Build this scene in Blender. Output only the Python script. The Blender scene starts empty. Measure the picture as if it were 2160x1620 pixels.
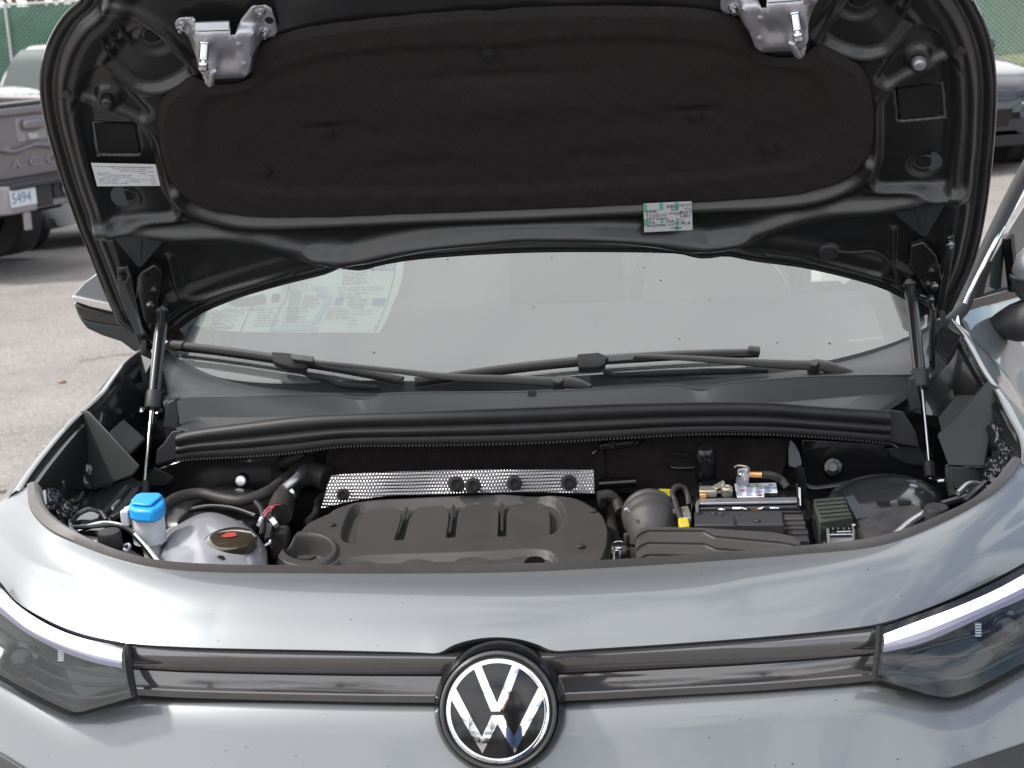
import bpy, bmesh, math, random
import numpy as np
from mathutils import Vector, Matrix
random.seed(7); np.random.seed(7)
scene = bpy.context.scene
C = scene.collection
R = math.radians
# ---------------- camera (car frame: X right, Y towards the windscreen, Z up, metres) ----------------
FPX = 3414.0
CAM = np.array([0.209, -1.865, 1.687])
YAW, PIT, ROL = -0.089, 0.245, -0.053
_fw = np.array([math.sin(YAW)*math.cos(PIT), math.cos(YAW)*math.cos(PIT), -math.sin(PIT)])
_r0 = np.array([math.cos(YAW), -math.sin(YAW), 0.0]); _u0 = np.cross(_r0, _fw)
_r = _r0*math.cos(ROL)+_u0*math.sin(ROL); _u = -_r0*math.sin(ROL)+_u0*math.cos(ROL)
cd = bpy.data.cameras.new('camera'); cam = bpy.data.objects.new('camera', cd); C.objects.link(cam)
cd.sensor_width = 36; cd.lens = FPX/2160*36; cd.clip_start = 0.02; cd.clip_end = 2000
cam.matrix_world = Matrix(((_r[0], _u[0], -_fw[0], CAM[0]), (_r[1], _u[1], -_fw[1], CAM[1]), (_r[2], _u[2], -_fw[2], CAM[2]), (0, 0, 0, 1)))
cd.dof.use_dof = True; cd.dof.focus_distance = 2.35; cd.dof.aperture_fstop = 12.0
scene.camera = cam
# ---------------- sky and sun ----------------
SUN_EL, SUN_AZ = R(50), R(264)      # azimuth from +Y clockwise: behind the camera, a little left
w = bpy.data.worlds.new('World'); scene.world = w; w.use_nodes = True
nt = w.node_tree; nt.nodes.clear()
out = nt.nodes.new('ShaderNodeOutputWorld'); bg = nt.nodes.new('ShaderNodeBackground')
sky = nt.nodes.new('ShaderNodeTexSky'); sky.sky_type = 'NISHITA'; sky.sun_disc = False
sky.sun_elevation = SUN_EL; sky.sun_rotation = SUN_AZ; sky.dust_density = 1.5
tc = nt.nodes.new('ShaderNodeTexCoord'); mp = nt.nodes.new('ShaderNodeMapping')
mp.inputs['Scale'].default_value = (1, 1, 2.2)
nz = nt.nodes.new('ShaderNodeTexNoise'); nz.inputs['Scale'].default_value = 2.3; nz.inputs['Detail'].default_value = 9; nz.inputs['Roughness'].default_value = .58
rmp = nt.nodes.new('ShaderNodeValToRGB'); rmp.color_ramp.elements[0].position = .33; rmp.color_ramp.elements[1].position = .45
nz2 = nt.nodes.new('ShaderNodeTexNoise'); nz2.inputs['Scale'].default_value = 3.7; nz2.inputs['Detail'].default_value = 7
cr = nt.nodes.new('ShaderNodeValToRGB'); cr.color_ramp.elements[0].position = .3; cr.color_ramp.elements[0].color = (7.8, 7.9, 8.1, 1)
cr.color_ramp.elements[1].position = .7; cr.color_ramp.elements[1].color = (9.6, 9.6, 9.55, 1)
mx = nt.nodes.new('ShaderNodeMixRGB'); L = nt.links.new
L(tc.outputs['Generated'], mp.inputs['Vector']); L(mp.outputs[0], nz.inputs['Vector']); L(mp.outputs[0], nz2.inputs['Vector'])
sxyz = nt.nodes.new('ShaderNodeSeparateXYZ'); L(tc.outputs['Generated'], sxyz.inputs[0])
thin = nt.nodes.new('ShaderNodeMath'); thin.operation = 'MULTIPLY_ADD'; thin.inputs[1].default_value = -.17; L(sxyz.outputs[0], thin.inputs[0]); L(nz.outputs['Fac'], thin.inputs[2]); L(thin.outputs[0], rmp.inputs[0])   # the cover thins out towards the right
L(nz2.outputs['Fac'], cr.inputs[0]); L(rmp.outputs[0], mx.inputs[0])
L(sky.outputs[0], mx.inputs[1]); L(cr.outputs[0], mx.inputs[2]); L(mx.outputs[0], bg.inputs[0]); L(bg.outputs[0], out.inputs[0])
bg.inputs[1].default_value = 0.13
sd = bpy.data.lights.new('sun', 'SUN'); sun = bpy.data.objects.new('sun', sd); C.objects.link(sun)
sd.energy = 2.4; sd.angle = R(5); sd.color = (1, .955, .9)
_s = Vector((math.sin(SUN_AZ)*math.cos(SUN_EL), math.cos(SUN_AZ)*math.cos(SUN_EL), math.sin(SUN_EL)))
sun.rotation_euler = _s.to_track_quat('Z', 'Y').to_euler(); sun.location = (0, 0, 20)
scene.view_settings.view_transform = 'Standard'; scene.view_settings.look = 'None'; scene.view_settings.exposure = 0.93; scene.view_settings.gamma = 1
scene.cycles.max_bounces = 8; scene.cycles.transparent_max_bounces = 12; scene.cycles.caustics_reflective = False; scene.cycles.caustics_refractive = False

# ---------------- measuring helpers: where the line of sight of a photo point meets a real surface ----------------
def ray(px, py):
    return _fw+_r*(px-1080)/FPX-_u*(py-810)/FPX
def PZ(px, py, z):
    d = ray(px, py); return CAM+d*((z-CAM[2])/d[2])
def PY(px, py, y):
    d = ray(px, py); return CAM+d*((y-CAM[1])/d[1])
def PX(px, py, x):
    d = ray(px, py); return CAM+d*((x-CAM[0])/d[0])
def PD(px, py, t):
    return CAM+ray(px, py)*t
def HIT(px, py, f, t0=1.0, t1=5.0):
    d = ray(px, py); g = lambda t: (lambda p: p[2]-f(p[0], p[1]))(CAM+d*t)
    a, b = t0, t1
    ts = np.linspace(t0, t1, 90); gs = [g(t) for t in ts]
    for i in range(89):
        if gs[i] > 0 >= gs[i+1] or gs[i] < 0 <= gs[i+1]:
            a, b = ts[i], ts[i+1]; break
    ga = g(a)
    for _ in range(40):
        m = (a+b)/2; gm = g(m)
        if (gm > 0) == (ga > 0): a, ga = m, gm
        else: b = m
    return CAM+d*(a+b)/2
def MIR(p): return np.array([-p[0], p[1], p[2]])
def crv(pts, n=40, closed=False):
    """smooth curve through points, n samples evenly by length"""
    P = np.array([np.asarray(p, float) for p in pts])
    if closed: P = np.vstack([P, P[:1]])
    if len(P) == 2: return P[0]+(P[1]-P[0])*np.linspace(0, 1, n)[:, None]
    m = len(P); o = []
    for i in range(m-1):
        p1, p2 = P[i], P[i+1]
        p0 = P[i-1] if i > 0 else (P[-2] if closed else 2*p1-p2)
        p3 = P[i+2] if i+2 < m else (P[1] if closed else 2*p2-p1)
        t = np.linspace(0, 1, 16, endpoint=False)[:, None]
        d01 = max(np.linalg.norm(p1-p0), 1e-6)**.5; d12 = max(np.linalg.norm(p2-p1), 1e-6)**.5; d23 = max(np.linalg.norm(p3-p2), 1e-6)**.5
        m1 = (p1-p0)/d01-(p2-p0)/(d01+d12)+(p2-p1)/d12; m2 = (p2-p1)/d12-(p3-p1)/(d12+d23)+(p3-p2)/d23
        m1 *= d12; m2 *= d12
        o.append((2*t**3-3*t**2+1)*p1+(t**3-2*t**2+t)*m1+(-2*t**3+3*t**2)*p2+(t**3-t**2)*m2)
    o.append(P[-1:]); Q = np.vstack(o)
    s = np.r_[0, np.cumsum(np.linalg.norm(np.diff(Q, axis=0), axis=1))]
    q = np.linspace(0, s[-1], n, endpoint=not closed)
    return np.stack([np.interp(q, s, Q[:, k]) for k in range(Q.shape[1])], 1)
def lin(pts, n):
    Q = np.array([np.asarray(p, float) for p in pts]); s = np.r_[0, np.cumsum(np.linalg.norm(np.diff(Q, axis=0), axis=1))]
    q = np.linspace(0, s[-1], n); return np.stack([np.interp(q, s, Q[:, k]) for k in range(Q.shape[1])], 1)

# ---------------- object helpers ----------------
def tag(o, label=None, cat=None, group=None, kind=None):
    if label: o['label'] = label
    if cat: o['category'] = cat
    if group: o['group'] = group
    if kind: o['kind'] = kind
    return o
def empty(name, loc=(0, 0, 0), rz=0, parent=None):
    o = bpy.data.objects.new(name, None); C.objects.link(o); o.location = loc; o.rotation_euler = (0, 0, rz)
    if parent: o.parent = parent
    return o
def mesh(name, V, F, mat, parent=None, sharp=35, bevel=0, solid=0, offset=-1, segs=2, sub=0):
    me = bpy.data.meshes.new(name); me.from_pydata([tuple(map(float, v)) for v in V], [], [tuple(int(i) for i in f) for f in F]); me.update()
    bm = bmesh.new(); bm.from_mesh(me); bmesh.ops.remove_doubles(bm, verts=bm.verts, dist=1e-6); bmesh.ops.recalc_face_normals(bm, faces=bm.faces); bm.to_mesh(me); bm.free()
    return link(name, me, mat, parent, sharp, bevel, solid, offset, segs, sub)
def link(name, me, mat, parent=None, sharp=35, bevel=0, solid=0, offset=-1, segs=2, sub=0):
    me.materials.append(mat)
    me.polygons.foreach_set('use_smooth', [sharp > 0]*len(me.polygons))
    if sharp > 0 and sharp < 179: me.set_sharp_from_angle(angle=R(sharp))
    o = bpy.data.objects.new(name, me); C.objects.link(o)
    if parent: o.parent = parent
    if solid:
        m = o.modifiers.new('t', 'SOLIDIFY'); m.thickness = solid; m.offset = offset
    if bevel:
        m = o.modifiers.new('b', 'BEVEL'); m.width = bevel; m.segments = segs; m.limit_method = 'ANGLE'; m.angle_limit = R(30); m.harden_normals = False
    if sub:
        m = o.modifiers.new('s', 'SUBSURF'); m.levels = sub; m.render_levels = sub
    return o
class MB:
    """collects shapes into one mesh"""
    def __init__(s): s.V = []; s.F = []
    def add(s, V, F):
        k = len(s.V); s.V += [tuple(v) for v in V]; s.F += [tuple(i+k for i in f) for f in F]; return s
    def build(s, name, mat, parent=None, **k): return mesh(name, s.V, s.F, mat, parent, **k)
def grid(rows, closed=False):
    n = len(rows[0]); V = [p for r in rows for p in r]; F = []
    for i in range(len(rows)-1):
        for j in range(n-(0 if closed else 1)):
            a = i*n+j; b = i*n+(j+1) % n; F.append((a, b, b+n, a+n))
    return V, F
def frame_of(d, up=(0, 0, 1)):
    d = np.asarray(d, float); d = d/np.linalg.norm(d); up = np.asarray(up, float)
    if abs(d@up) > .97: up = np.array([0, 1., 0]) if abs(d[1]) < .9 else np.array([1., 0, 0])
    a = np.cross(d, up); a /= np.linalg.norm(a); b = np.cross(a, d); return a, b
def tube(pts, r, n=10, sec=None, cap=True, up=(0, 0, 1), seg=None):
    P = np.array([np.asarray(p, float) for p in pts]); 
    if seg: P = crv(P, seg)
    m = len(P); rr = r if hasattr(r, '__len__') else [r]*m
    if len(rr) != m: rr = np.interp(np.linspace(0, 1, m), np.linspace(0, 1, len(rr)), rr)
    rows = []
    if sec is None: sec = [(math.cos(2*math.pi*k/n), math.sin(2*math.pi*k/n)) for k in range(n)]
    for i in range(m):
        d = P[min(i+1, m-1)]-P[max(i-1, 0)]; a, b = frame_of(d, up)
        rows.append([P[i]+rr[i]*(x*a+y*b) for x, y in sec])
    V, F = grid(rows, True); ns = len(sec)
    if cap: F += [tuple(range(ns-1, -1, -1)), tuple(range((m-1)*ns, m*ns))]
    return V, F
def lathe(prof, o, axis, n=32, cap=True):
    """prof: (radius, along-axis) pairs"""
    axis = np.asarray(axis, float); axis /= np.linalg.norm(axis); a, b = frame_of(axis); o = np.asarray(o, float)
    rows = [[o+axis*h+r*(math.cos(2*math.pi*k/n)*a+math.sin(2*math.pi*k/n)*b) for k in range(n)] for r, h in prof]
    V, F = grid(rows, True)
    if cap:
        if prof[0][0] > 1e-5: F.append(tuple(range(n)))
        if prof[-1][0] > 1e-5: F.append(tuple(range((len(prof)-1)*n, len(prof)*n))[::-1])
    return V, F
def box(c, s, rz=0, M=None):
    c = np.asarray(c, float); h = np.asarray(s, float)/2
    V = np.array([[x, y, z] for x in (-1, 1) for y in (-1, 1) for z in (-1, 1)])*h
    if M is None: M = np.array([[math.cos(rz), -math.sin(rz), 0], [math.sin(rz), math.cos(rz), 0], [0, 0, 1]])
    V = V@np.asarray(M).T+c
    return V, [(0, 1, 3, 2), (4, 6, 7, 5), (0, 4, 5, 1), (2, 3, 7, 6), (0, 2, 6, 4), (1, 5, 7, 3)]
def prism(poly, ext):
    """poly: 3D points (planar loop); ext: vector"""
    P = np.array([np.asarray(p, float) for p in poly]); n = len(P); V = list(P)+list(P+np.asarray(ext, float))
    return V, [tuple(range(n))[::-1], tuple(range(n, 2*n))]+[(i, (i+1) % n, (i+1) % n+n, i+n) for i in range(n)]
def text_mesh(name, s, size, origin, xd, yd, mat, parent, depth=0.0, align='LEFT', sx=1.0, lift=0.0):
    cu = bpy.data.curves.new(name, 'FONT'); cu.body = s; cu.size = 1.0; cu.align_x = align; cu.extrude = depth/size/2 if depth else 0
    cu.resolution_u = 3
    ob = bpy.data.objects.new(name, cu); C.objects.link(ob)
    me = bpy.data.meshes.new_from_object(ob); bpy.data.objects.remove(ob); bpy.data.curves.remove(cu)
    xd = np.asarray(xd, float); xd /= np.linalg.norm(xd); yd = np.asarray(yd, float); yd -= xd*(xd@yd); yd /= np.linalg.norm(yd); zd = np.cross(xd, yd)
    for v in me.vertices:
        p = np.asarray(origin)+xd*v.co.x*size*sx+yd*v.co.y*size+zd*(v.co.z*size+lift); v.co = Vector(p)
    return link(name, me, mat, parent, sharp=0)

# ---------------- materials ----------------
def pm(name, col, rough=.5, metal=0, coat=0, coatr=.03, spec=.5, var=0, vscale=20, bump=0, bscale=200, emis=None, es=0, alpha=1, trans=0, specks=None, ior=1.45, rvar=0):
    m = bpy.data.materials.new(name); m.use_nodes = True; t = m.node_tree; b = t.nodes['Principled BSDF']
    b.inputs['Base Color'].default_value = (*col, 1); b.inputs['Roughness'].default_value = rough; b.inputs['Metallic'].default_value = metal
    b.inputs['Coat Weight'].default_value = coat; b.inputs['Coat Roughness'].default_value = coatr; b.inputs['Specular IOR Level'].default_value = spec
    b.inputs['IOR'].default_value = ior; b.inputs['Transmission Weight'].default_value = trans
    g = t.nodes.new('ShaderNodeTexCoord')
    cout = None
    if var:
        n = t.nodes.new('ShaderNodeTexNoise'); n.inputs['Scale'].default_value = vscale; n.inputs['Detail'].default_value = 8; n.inputs['Roughness'].default_value = .65
        t.links.new(g.outputs['Object'], n.inputs['Vector'])
        r = t.nodes.new('ShaderNodeValToRGB'); r.color_ramp.elements[0].position = .3; r.color_ramp.elements[1].position = .7
        r.color_ramp.elements[0].color = (*[c*(1-var) for c in col], 1); r.color_ramp.elements[1].color = (*[min(1, c*(1+var)) for c in col], 1)
        t.links.new(n.outputs['Fac'], r.inputs[0]); cout = r.outputs[0]
        if rvar:
            mr = t.nodes.new('ShaderNodeMapRange'); mr.inputs[3].default_value = max(0, rough-rvar); mr.inputs[4].default_value = min(1, rough+rvar)
            t.links.new(n.outputs['Fac'], mr.inputs[0]); t.links.new(mr.outputs[0], b.inputs['Roughness'])
    if specks:
        for sc, thr, sc_col in specks:
            v = t.nodes.new('ShaderNodeTexVoronoi'); v.inputs['Scale'].default_value = sc; t.links.new(g.outputs['Object'], v.inputs['Vector'])
            v.inputs['Randomness'].default_value = 1
            lt = t.nodes.new('ShaderNodeMath'); lt.operation = 'LESS_THAN'; t.links.new(v.outputs['Distance'], lt.inputs[0])
            # size varies from cell to cell, so only some cells carry a speck
            sp = t.nodes.new('ShaderNodeSeparateColor'); t.links.new(v.outputs['Color'], sp.inputs[0])
            mu = t.nodes.new('ShaderNodeMath'); mu.operation = 'MULTIPLY_ADD'; mu.inputs[1].default_value = thr*2; mu.inputs[2].default_value = -thr*1.0
            t.links.new(sp.outputs[0], mu.inputs[0]); t.links.new(mu.outputs[0], lt.inputs[1])
            mx_ = t.nodes.new('ShaderNodeMixRGB'); mx_.inputs[1].default_value = (*col, 1); mx_.inputs[2].default_value = (*sc_col, 1)
            if cout: t.links.new(cout, mx_.inputs[1])
            t.links.new(lt.outputs[0], mx_.inputs[0]); cout = mx_.outputs[0]
            cw = t.nodes.new('ShaderNodeMath'); cw.operation = 'MULTIPLY_ADD'; cw.inputs[1].default_value = -coat; cw.inputs[2].default_value = coat
            t.links.new(lt.outputs[0], cw.inputs[0]); t.links.new(cw.outputs[0], b.inputs['Coat Weight'])
    if cout: t.links.new(cout, b.inputs['Base Color'])
    if bump:
        n = t.nodes.new('ShaderNodeTexNoise'); n.inputs['Scale'].default_value = bscale; n.inputs['Detail'].default_value = 4
        t.links.new(g.outputs['Object'], n.inputs['Vector']); bp = t.nodes.new('ShaderNodeBump'); bp.inputs['Strength'].default_value = bump; bp.inputs['Distance'].default_value = .002
        t.links.new(n.outputs['Fac'], bp.inputs['Height']); t.links.new(bp.outputs[0], b.inputs['Normal'])
    if emis: b.inputs['Emission Color'].default_value = (*emis, 1); b.inputs['Emission Strength'].default_value = es
    if alpha < 1: b.inputs['Alpha'].default_value = alpha
    return m
M = {}
M['paint'] = pm('car_paint', (.165, .176, .186), .40, .55, 1, .02, var=.05, vscale=1200, specks=[(75, .10, (.05, .05, .055)), (38, .055, (.04, .04, .045))])
M['paint_clean'] = pm('car_paint_side', (.17, .184, .20), .38, .55, 1, .02, var=.05, vscale=1200)
M['under'] = pm('underhood_paint', (.018, .0185, .0195), .34, .3, .45, .14, var=.15, vscale=40)
M['under2'] = pm('black_body_paint', (.012, .012, .013), .25, 0, .8, .05)
M['felt'] = pm('insulation_felt', (.026, .0228, .0232), .95, 0, spec=.15, var=.35, vscale=350, bump=.8, bscale=900)
M['plastic'] = pm('grained_plastic', (.030, .030, .032), .42, 0, spec=.45, var=.12, vscale=30, bump=.25, bscale=1600)
M['plastic_b'] = pm('brown_grey_plastic', (.042, .039, .0385), .45, 0, spec=.5, var=.12, vscale=25, bump=.25, bscale=1500)
M['cowl'] = pm('cowl_plastic', (.026, .029, .031), .4, 0, spec=.5, var=.15, vscale=12, bump=.2, bscale=1400, rvar=.08)
M['gloss'] = pm('black_gloss_plastic', (.008, .008, .009), .12, 0, spec=.6)
M['rubber'] = pm('rubber', (.018, .017, .018), .5, 0, spec=.4, var=.2, vscale=30, bump=.1, bscale=800)
M['seal'] = pm('edge_seal', (.075, .068, .066), .42, 0, spec=.5, var=.1, vscale=40, bump=.1, bscale=900)
M['black'] = pm('matt_black', (.006, .006, .007), .8)
M['zinc'] = pm('zinc_steel', (.42, .42, .46), .42, .85, var=.12, vscale=30, bump=.1, bscale=300, rvar=.08)
M['steel'] = pm('polished_steel', (.55, .55, .56), .16, 1)
M['chrome'] = pm('chrome', (.82, .82, .84), .05, 1)
M['silver'] = pm('silver_lacquer', (.74, .745, .76), .3, .75, .6)
M['alu'] = pm('alloy', (.45, .45, .46), .35, .9)
M['white'] = pm('milky_plastic', (.56, .57, .59), .35, 0, spec=.5)
M['blue'] = pm('blue_cap', (.02, .30, .72), .38, 0, spec=.5, bump=.05, bscale=300)
M['paper'] = pm('paper_label', (.62, .64, .68), .45)
M['paper_g'] = pm('printed_green', (.16, .50, .33), .5)
M['ink'] = pm('ink', (.03, .03, .035), .6)
M['ink_b'] = pm('ink_blue', (.08, .16, .35), .6)
M['ink_lb'] = pm('ink_pale_blue', (.35, .52, .66), .6)
M['red'] = pm('red_print', (.30, .035, .03), .5)
M['yellow'] = pm('yellow_plastic', (.45, .36, .03), .5)
M['brass'] = pm('copper_brass', (.75, .38, .16), .3, .9)
M['wire_r'] = pm('pink_wire', (.6, .12, .15), .5)
M['tank'] = pm('translucent_tank', (.25, .25, .275), .30, 0, spec=.6, var=.25, vscale=14, coat=.4)
M['tank2'] = pm('smoked_cap', (.035, .028, .018), .12, 0, coat=1)
# ================= the SUV with its hood up =================
suv = empty('suv', (0, 1.2, 0))
tag(suv, 'blue grey metallic SUV seen from the front with its hood propped wide open', 'car')
_inv = Matrix.Translation((0, -1.2, 0))
def S(o, parent=None):
    """child of the suv (or of one of its parts), geometry given in world coordinates"""
    o.parent = parent or suv; o.matrix_parent_inverse = _inv if parent is None else Matrix.Identity(4); return o
def part(name, V, F, mat, parent=None, **k): return S(mesh(name, V, F, mat, None, **k), parent)
fA = lambda x, y: .930+.22*(y-.135)
fC = lambda x, y: .9005+.14*max(0, y-.08)
fB = lambda x, y: .870+.15*max(0, y-.08)
Apx = [(57,1027),(63,1073),(100,1117),(167,1150),(250,1180),(333,1198),(450,1207),(600,1209),(800,1210),(1080,1207),(1280,1198),(1499,1184),(1681,1170),(1859,1150),(1989,1102),(2093,1045),(2132,1010),(2155,975)]
Cpx = [(-30,1085),(17,1147),(67,1190),(167,1233),(267,1270),(367,1288),(467,1296),(720,1298),(1080,1297),(1280,1292),(1499,1282),(1600,1272),(1800,1245),(1937,1215),(2041,1175),(2144,1115),(2200,1075)]
Bpx = [(-45,1190),(0,1227),(33,1267),(100,1308),(167,1335),(267,1356),(400,1365),(720,1372),(880,1376),(925,1377),(955,1362),(1000,1350),(1047,1346),(1095,1350),(1135,1361),(1165,1372),(1240,1369),(1400,1359),(1600,1344),(1760,1329),(1855,1315),(1941,1288),(2019,1257),(2097,1221),(2160,1187),(2210,1155)]
N = 260
def pxy(pts, xs):
    """y of a photo curve at the given x's (smooth)"""
    c = crv([(a, b, 0) for a, b in pts], 600); return np.interp(xs, c[:, 0], c[:, 1])
_s = (1-np.cos(np.linspace(0, math.pi, N)))/2; _s = .6*_s+.4*np.linspace(0, 1, N)
def px_curve(pts, f): 
    xs = pts[0][0]+(pts[-1][0]-pts[0][0])*_s; ys = pxy(pts, xs); return np.array([HIT(a, b, f) for a, b in zip(xs, ys)]), xs, ys
Bs = [p for p in Bpx if not 900 < p[0] < 1150]+[(920,1378),(1047,1378),(1150,1375)]; Bs.sort()
Bs = [p for p in Bs if p[0] not in (1165,)]
cA, _, _ = px_curve(Apx, fA); cC, _, yC = px_curve(Cpx, fC); cBs, xB, yB = px_curve(Bs, fB)
ya = pxy(Bpx, xB); _f = np.clip((ya-yC)/(yB-yC), 0, 1); _f = np.where((xB > 915) & (xB < 1172), _f, 1.0)[:, None]
cB = cC*(1-_f)+cBs*_f
def col_end(k): return cB[k]
# ---- nose panel: from the opening edge over the crease down to the gap above the grille
rows = []
up = np.array([0, 0, 1.])
for k in range(-3, 19):
    if k < 0:
        inn = cA+np.array([0, .006, -.004])*0; 
        d = -k*.006; rows.append(cA+np.array([0, 0, -1])*d*1.2+np.array([0, .25, 0])*d); continue
    t = k/18
    if t <= .5: a, b, s = cA, cC, t/.5
    else: a, b, s = cC, cBs, (t-.5)/.5*_f
    bul = (.0045 if t <= .5 else .0012)*np.sin(math.pi*s)
    rows.append(a*(1-s)+b*s+np.array([0, -.3, 1])*bul)
rows.append(cB+np.array([0, .004, -.006])); rows.append(cB+np.array([0, .02, -.012]))
V, F = grid(rows); part('nose_panel', V, F, M['paint'], sharp=50)
# ---- dark gap under it
part('panel_gap', *grid([cB+np.array([0, .006, .0]), cB+np.array([0, .014, -.03]), cB+np.array([0, .03, -.06])]), M['black'])
# ---- rubber edge seal along the opening
Spx = [(88,1030),(100,1073),(133,1107),(200,1147),(283,1180),(333,1191),(450,1200),(600,1203),(800,1204),(1080,1200),(1280,1192),(1499,1177),(1681,1161),(1859,1139),(1989,1092),(2041,1066),(2093,1020),(2126,978)]
cS = crv([HIT(*p, lambda x, y: fA(x, y)+.004) for p in Spx], N); cA2 = cA+np.array([0, 0, .001])
rows = [cA2+np.array([0, 0, -.01]), cA2+np.array([0, 0, .003]), cA2*.75+cS*.25+up*.007, cA2*.5+cS*.5+up*.009, cA2*.25+cS*.75+up*.007, cS+up*.001, cS+np.array([0, .002, -.02]), cS+np.array([0, 0, -.05])]
V, F = grid(rows); n_ = N; m_ = len(rows)
F += [tuple(range(0, n_*m_, n_)), tuple(range(n_-1, n_*m_, n_))[::-1]]
part('edge_seal', V, F, M['seal'])

# ---- fenders -------------------------------------------------------------
fF = lambda x, y: .985+.17*(y-.40)
Lf = [(300,738),(290,745),(267,764),(213,833),(150,892),(100,950),(62,1000),(40,1035)]
Rf = [(2000,672),(2030,707),(2073,783),(2107,833),(2133,883),(2153,920),(2160,950),(2160,985)]
def fender(pts, sg, name='fender'):
    c = crv([HIT(*p, fF) for p in pts], 60)
    ext = [c[0]+np.array([0, .10, .02])*k for k in (3, 2, 1)] if False else []
    o = np.array([sg, 0, 0.])
    prof = [(-.006, -.10), (-.004, -.012), (-.001, -.001), (.005, .0005), (.012, -.005), (.035, -.026), (.065, -.056), (.09, -.09), (.107, -.15), (.118, -.30), (.115, -.50)]
    rows = [c+o*a+up*b for a, b in prof]
    return part(name, *grid(rows), M['paint_clean'], sharp=60)
fender(Lf, -1); fender(Rf, 1)
# corner of the nose beside the seal end, down to the headlight
for sg, cc, fp in ((-1, 0, Lf), (1, N-1, Rf)):
    a = HIT(*fp[-1], fF); 
    q = [a, cA[cc], cC[cc], cB[cc]]
    rows = [crv([a+(np.array([0, .0, 0])), (a+cA[cc])/2+up*.002, cA[cc]+up*.0], 8)]
    o = np.array([sg, 0, 0.])
    r2 = [rows[0]+o*a_+np.array([0, 0, b_]) for a_, b_ in ((.012, -.005), (.035, -.026), (.065, -.056), (.09, -.09), (.107, -.15), (.118, -.30), (.115, -.50))]
    part('fender_corner', *grid([rows[0]-o*.0+up*-.03, rows[0]]+r2), M['paint_clean'], sharp=60)
    e0 = cA[cc]; e1 = cC[cc]; e2 = cB[cc]
    base = crv([e0, e1, e2], 12)
    part('fender_corner', *grid([base, base+o*.02+np.array([0, .02, -.012]), base+o*.05+np.array([0, .06, -.05]), base+o*.075+np.array([0, .12, -.11])]), M['paint_clean'], sharp=60)

# ---- grille light bar between the headlights -----------------------------------
fG0 = lambda x, y: .862+.06*max(0, y-.07)
G0 = [(275,1366),(400,1375),(720,1383),(880,1385),(1047,1386),(1200,1383),(1400,1371),(1600,1356),(1760,1341),(1848,1333)]
G1 = [(280,1411),(400,1417),(720,1424),(880,1425),(1047,1425),(1200,1421),(1400,1411),(1600,1400),(1760,1388),(1846,1381)]
G2 = [(287,1468),(400,1474),(720,1482),(880,1484),(1047,1484),(1200,1480),(1400,1470),(1600,1459),(1760,1446),(1841,1438)]
g0 = crv([PZ(*p, .868) for p in G0], 100); g1 = crv([PZ(*p, .838) for p in G1], 100); g2 = crv([PZ(*p, .803) for p in G2], 100)
g1[:, 1] -= .0
f1 = np.array([0, -1, .25])
M['bar'] = pm('light_bar_lens', (.11, .108, .112), .10, .65, 1, .02)
part('grille_bar', *grid([g0+np.array([0, .03, -.004]), g0, g0*.85+g1*.15+f1*.003, g0*.5+g1*.5+f1*.0045, g0*.12+g1*.88+f1*.003, g1*1.0+f1*-.001, g1+np.array([0, .012, 0])]), M['bar'], sharp=40)
M['bar2'] = pm('grille_gloss', (.085, .082, .085), .06, .5, 1, .015)
part('grille_lower_bar', *grid([g1+np.array([0, .012, -.001]), g1*.98+g2*.02+f1*.002, g1*.7+g2*.3+f1*.004, g1*.35+g2*.65+f1*.004, g1*.3+g2*.7+f1*.0055, g1*.06+g2*.94+f1*.004, g2, g2+np.array([0, .03, -.004])]), M['bar2'], sharp=25)
# ---- bumper skin below -------------------------------------------------------------
D0 = [(-60,1400),(0,1428),(60,1462),(120,1492),(165,1508),(205,1499),(284,1478),(400,1480),(720,1489),(880,1491),(1047,1491),(1200,1488),(1400,1477),(1600,1465),(1760,1451),(1842,1444),(1900,1456),(1960,1472),(2005,1476),(2050,1463),(2110,1432),(2160,1405),(2220,1370)]
D1 = [(-60,1415),(0,1452),(60,1488),(105,1518),(145,1535),(200,1530),(290,1492),(400,1494),(720,1505),(880,1507),(1047,1507),(1200,1503),(1400,1494),(1600,1480),(1760,1467),(1842,1461),(1900,1480),(1960,1498),(2005,1503),(2060,1492),(2110,1463),(2160,1432),(2220,1400)]
fD = lambda x, y: .803-.0*abs(x)
def bsurf(dy, z0=None):
    # bumper face: leans back upward and wraps round the corners
    return lambda p: None
def yface(x, z, o=0): return -.005+.33*abs(x)**2.6+.57*(z-.80)+o
def HITY(px, py, g):
    d = ray(px, py); a, b = .8, 4.0
    F_ = lambda t: (lambda p: p[1]-g(p[0], p[2]))(CAM+d*t)
    for _ in range(50):
        m_ = (a+b)/2
        if F_(m_) < 0: a = m_
        else: b = m_
    return CAM+d*(a+b)/2
_xs = np.unique(np.r_[np.linspace(-60, 330, 60), np.linspace(330, 1780, 60), np.linspace(1780, 2220, 66)])
_h0 = pxy(D0, _xs); _h1 = pxy([(a, b) for a, b in D1], _xs)
d0 = np.array([HITY(a, b, lambda x, z: yface(x, z, .010)) for a, b in zip(_xs, _h0)]); d1 = np.array([HITY(a, b, lambda x, z: yface(x, z, .0)) for a, b in zip(_xs, _h1)])
rows = [d0+np.array([0, .02, .002]), d0, d0*.6+d1*.4+np.array([0, -.001, .001]), d1]
zl = np.linspace(.80, .26, 22)
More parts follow.
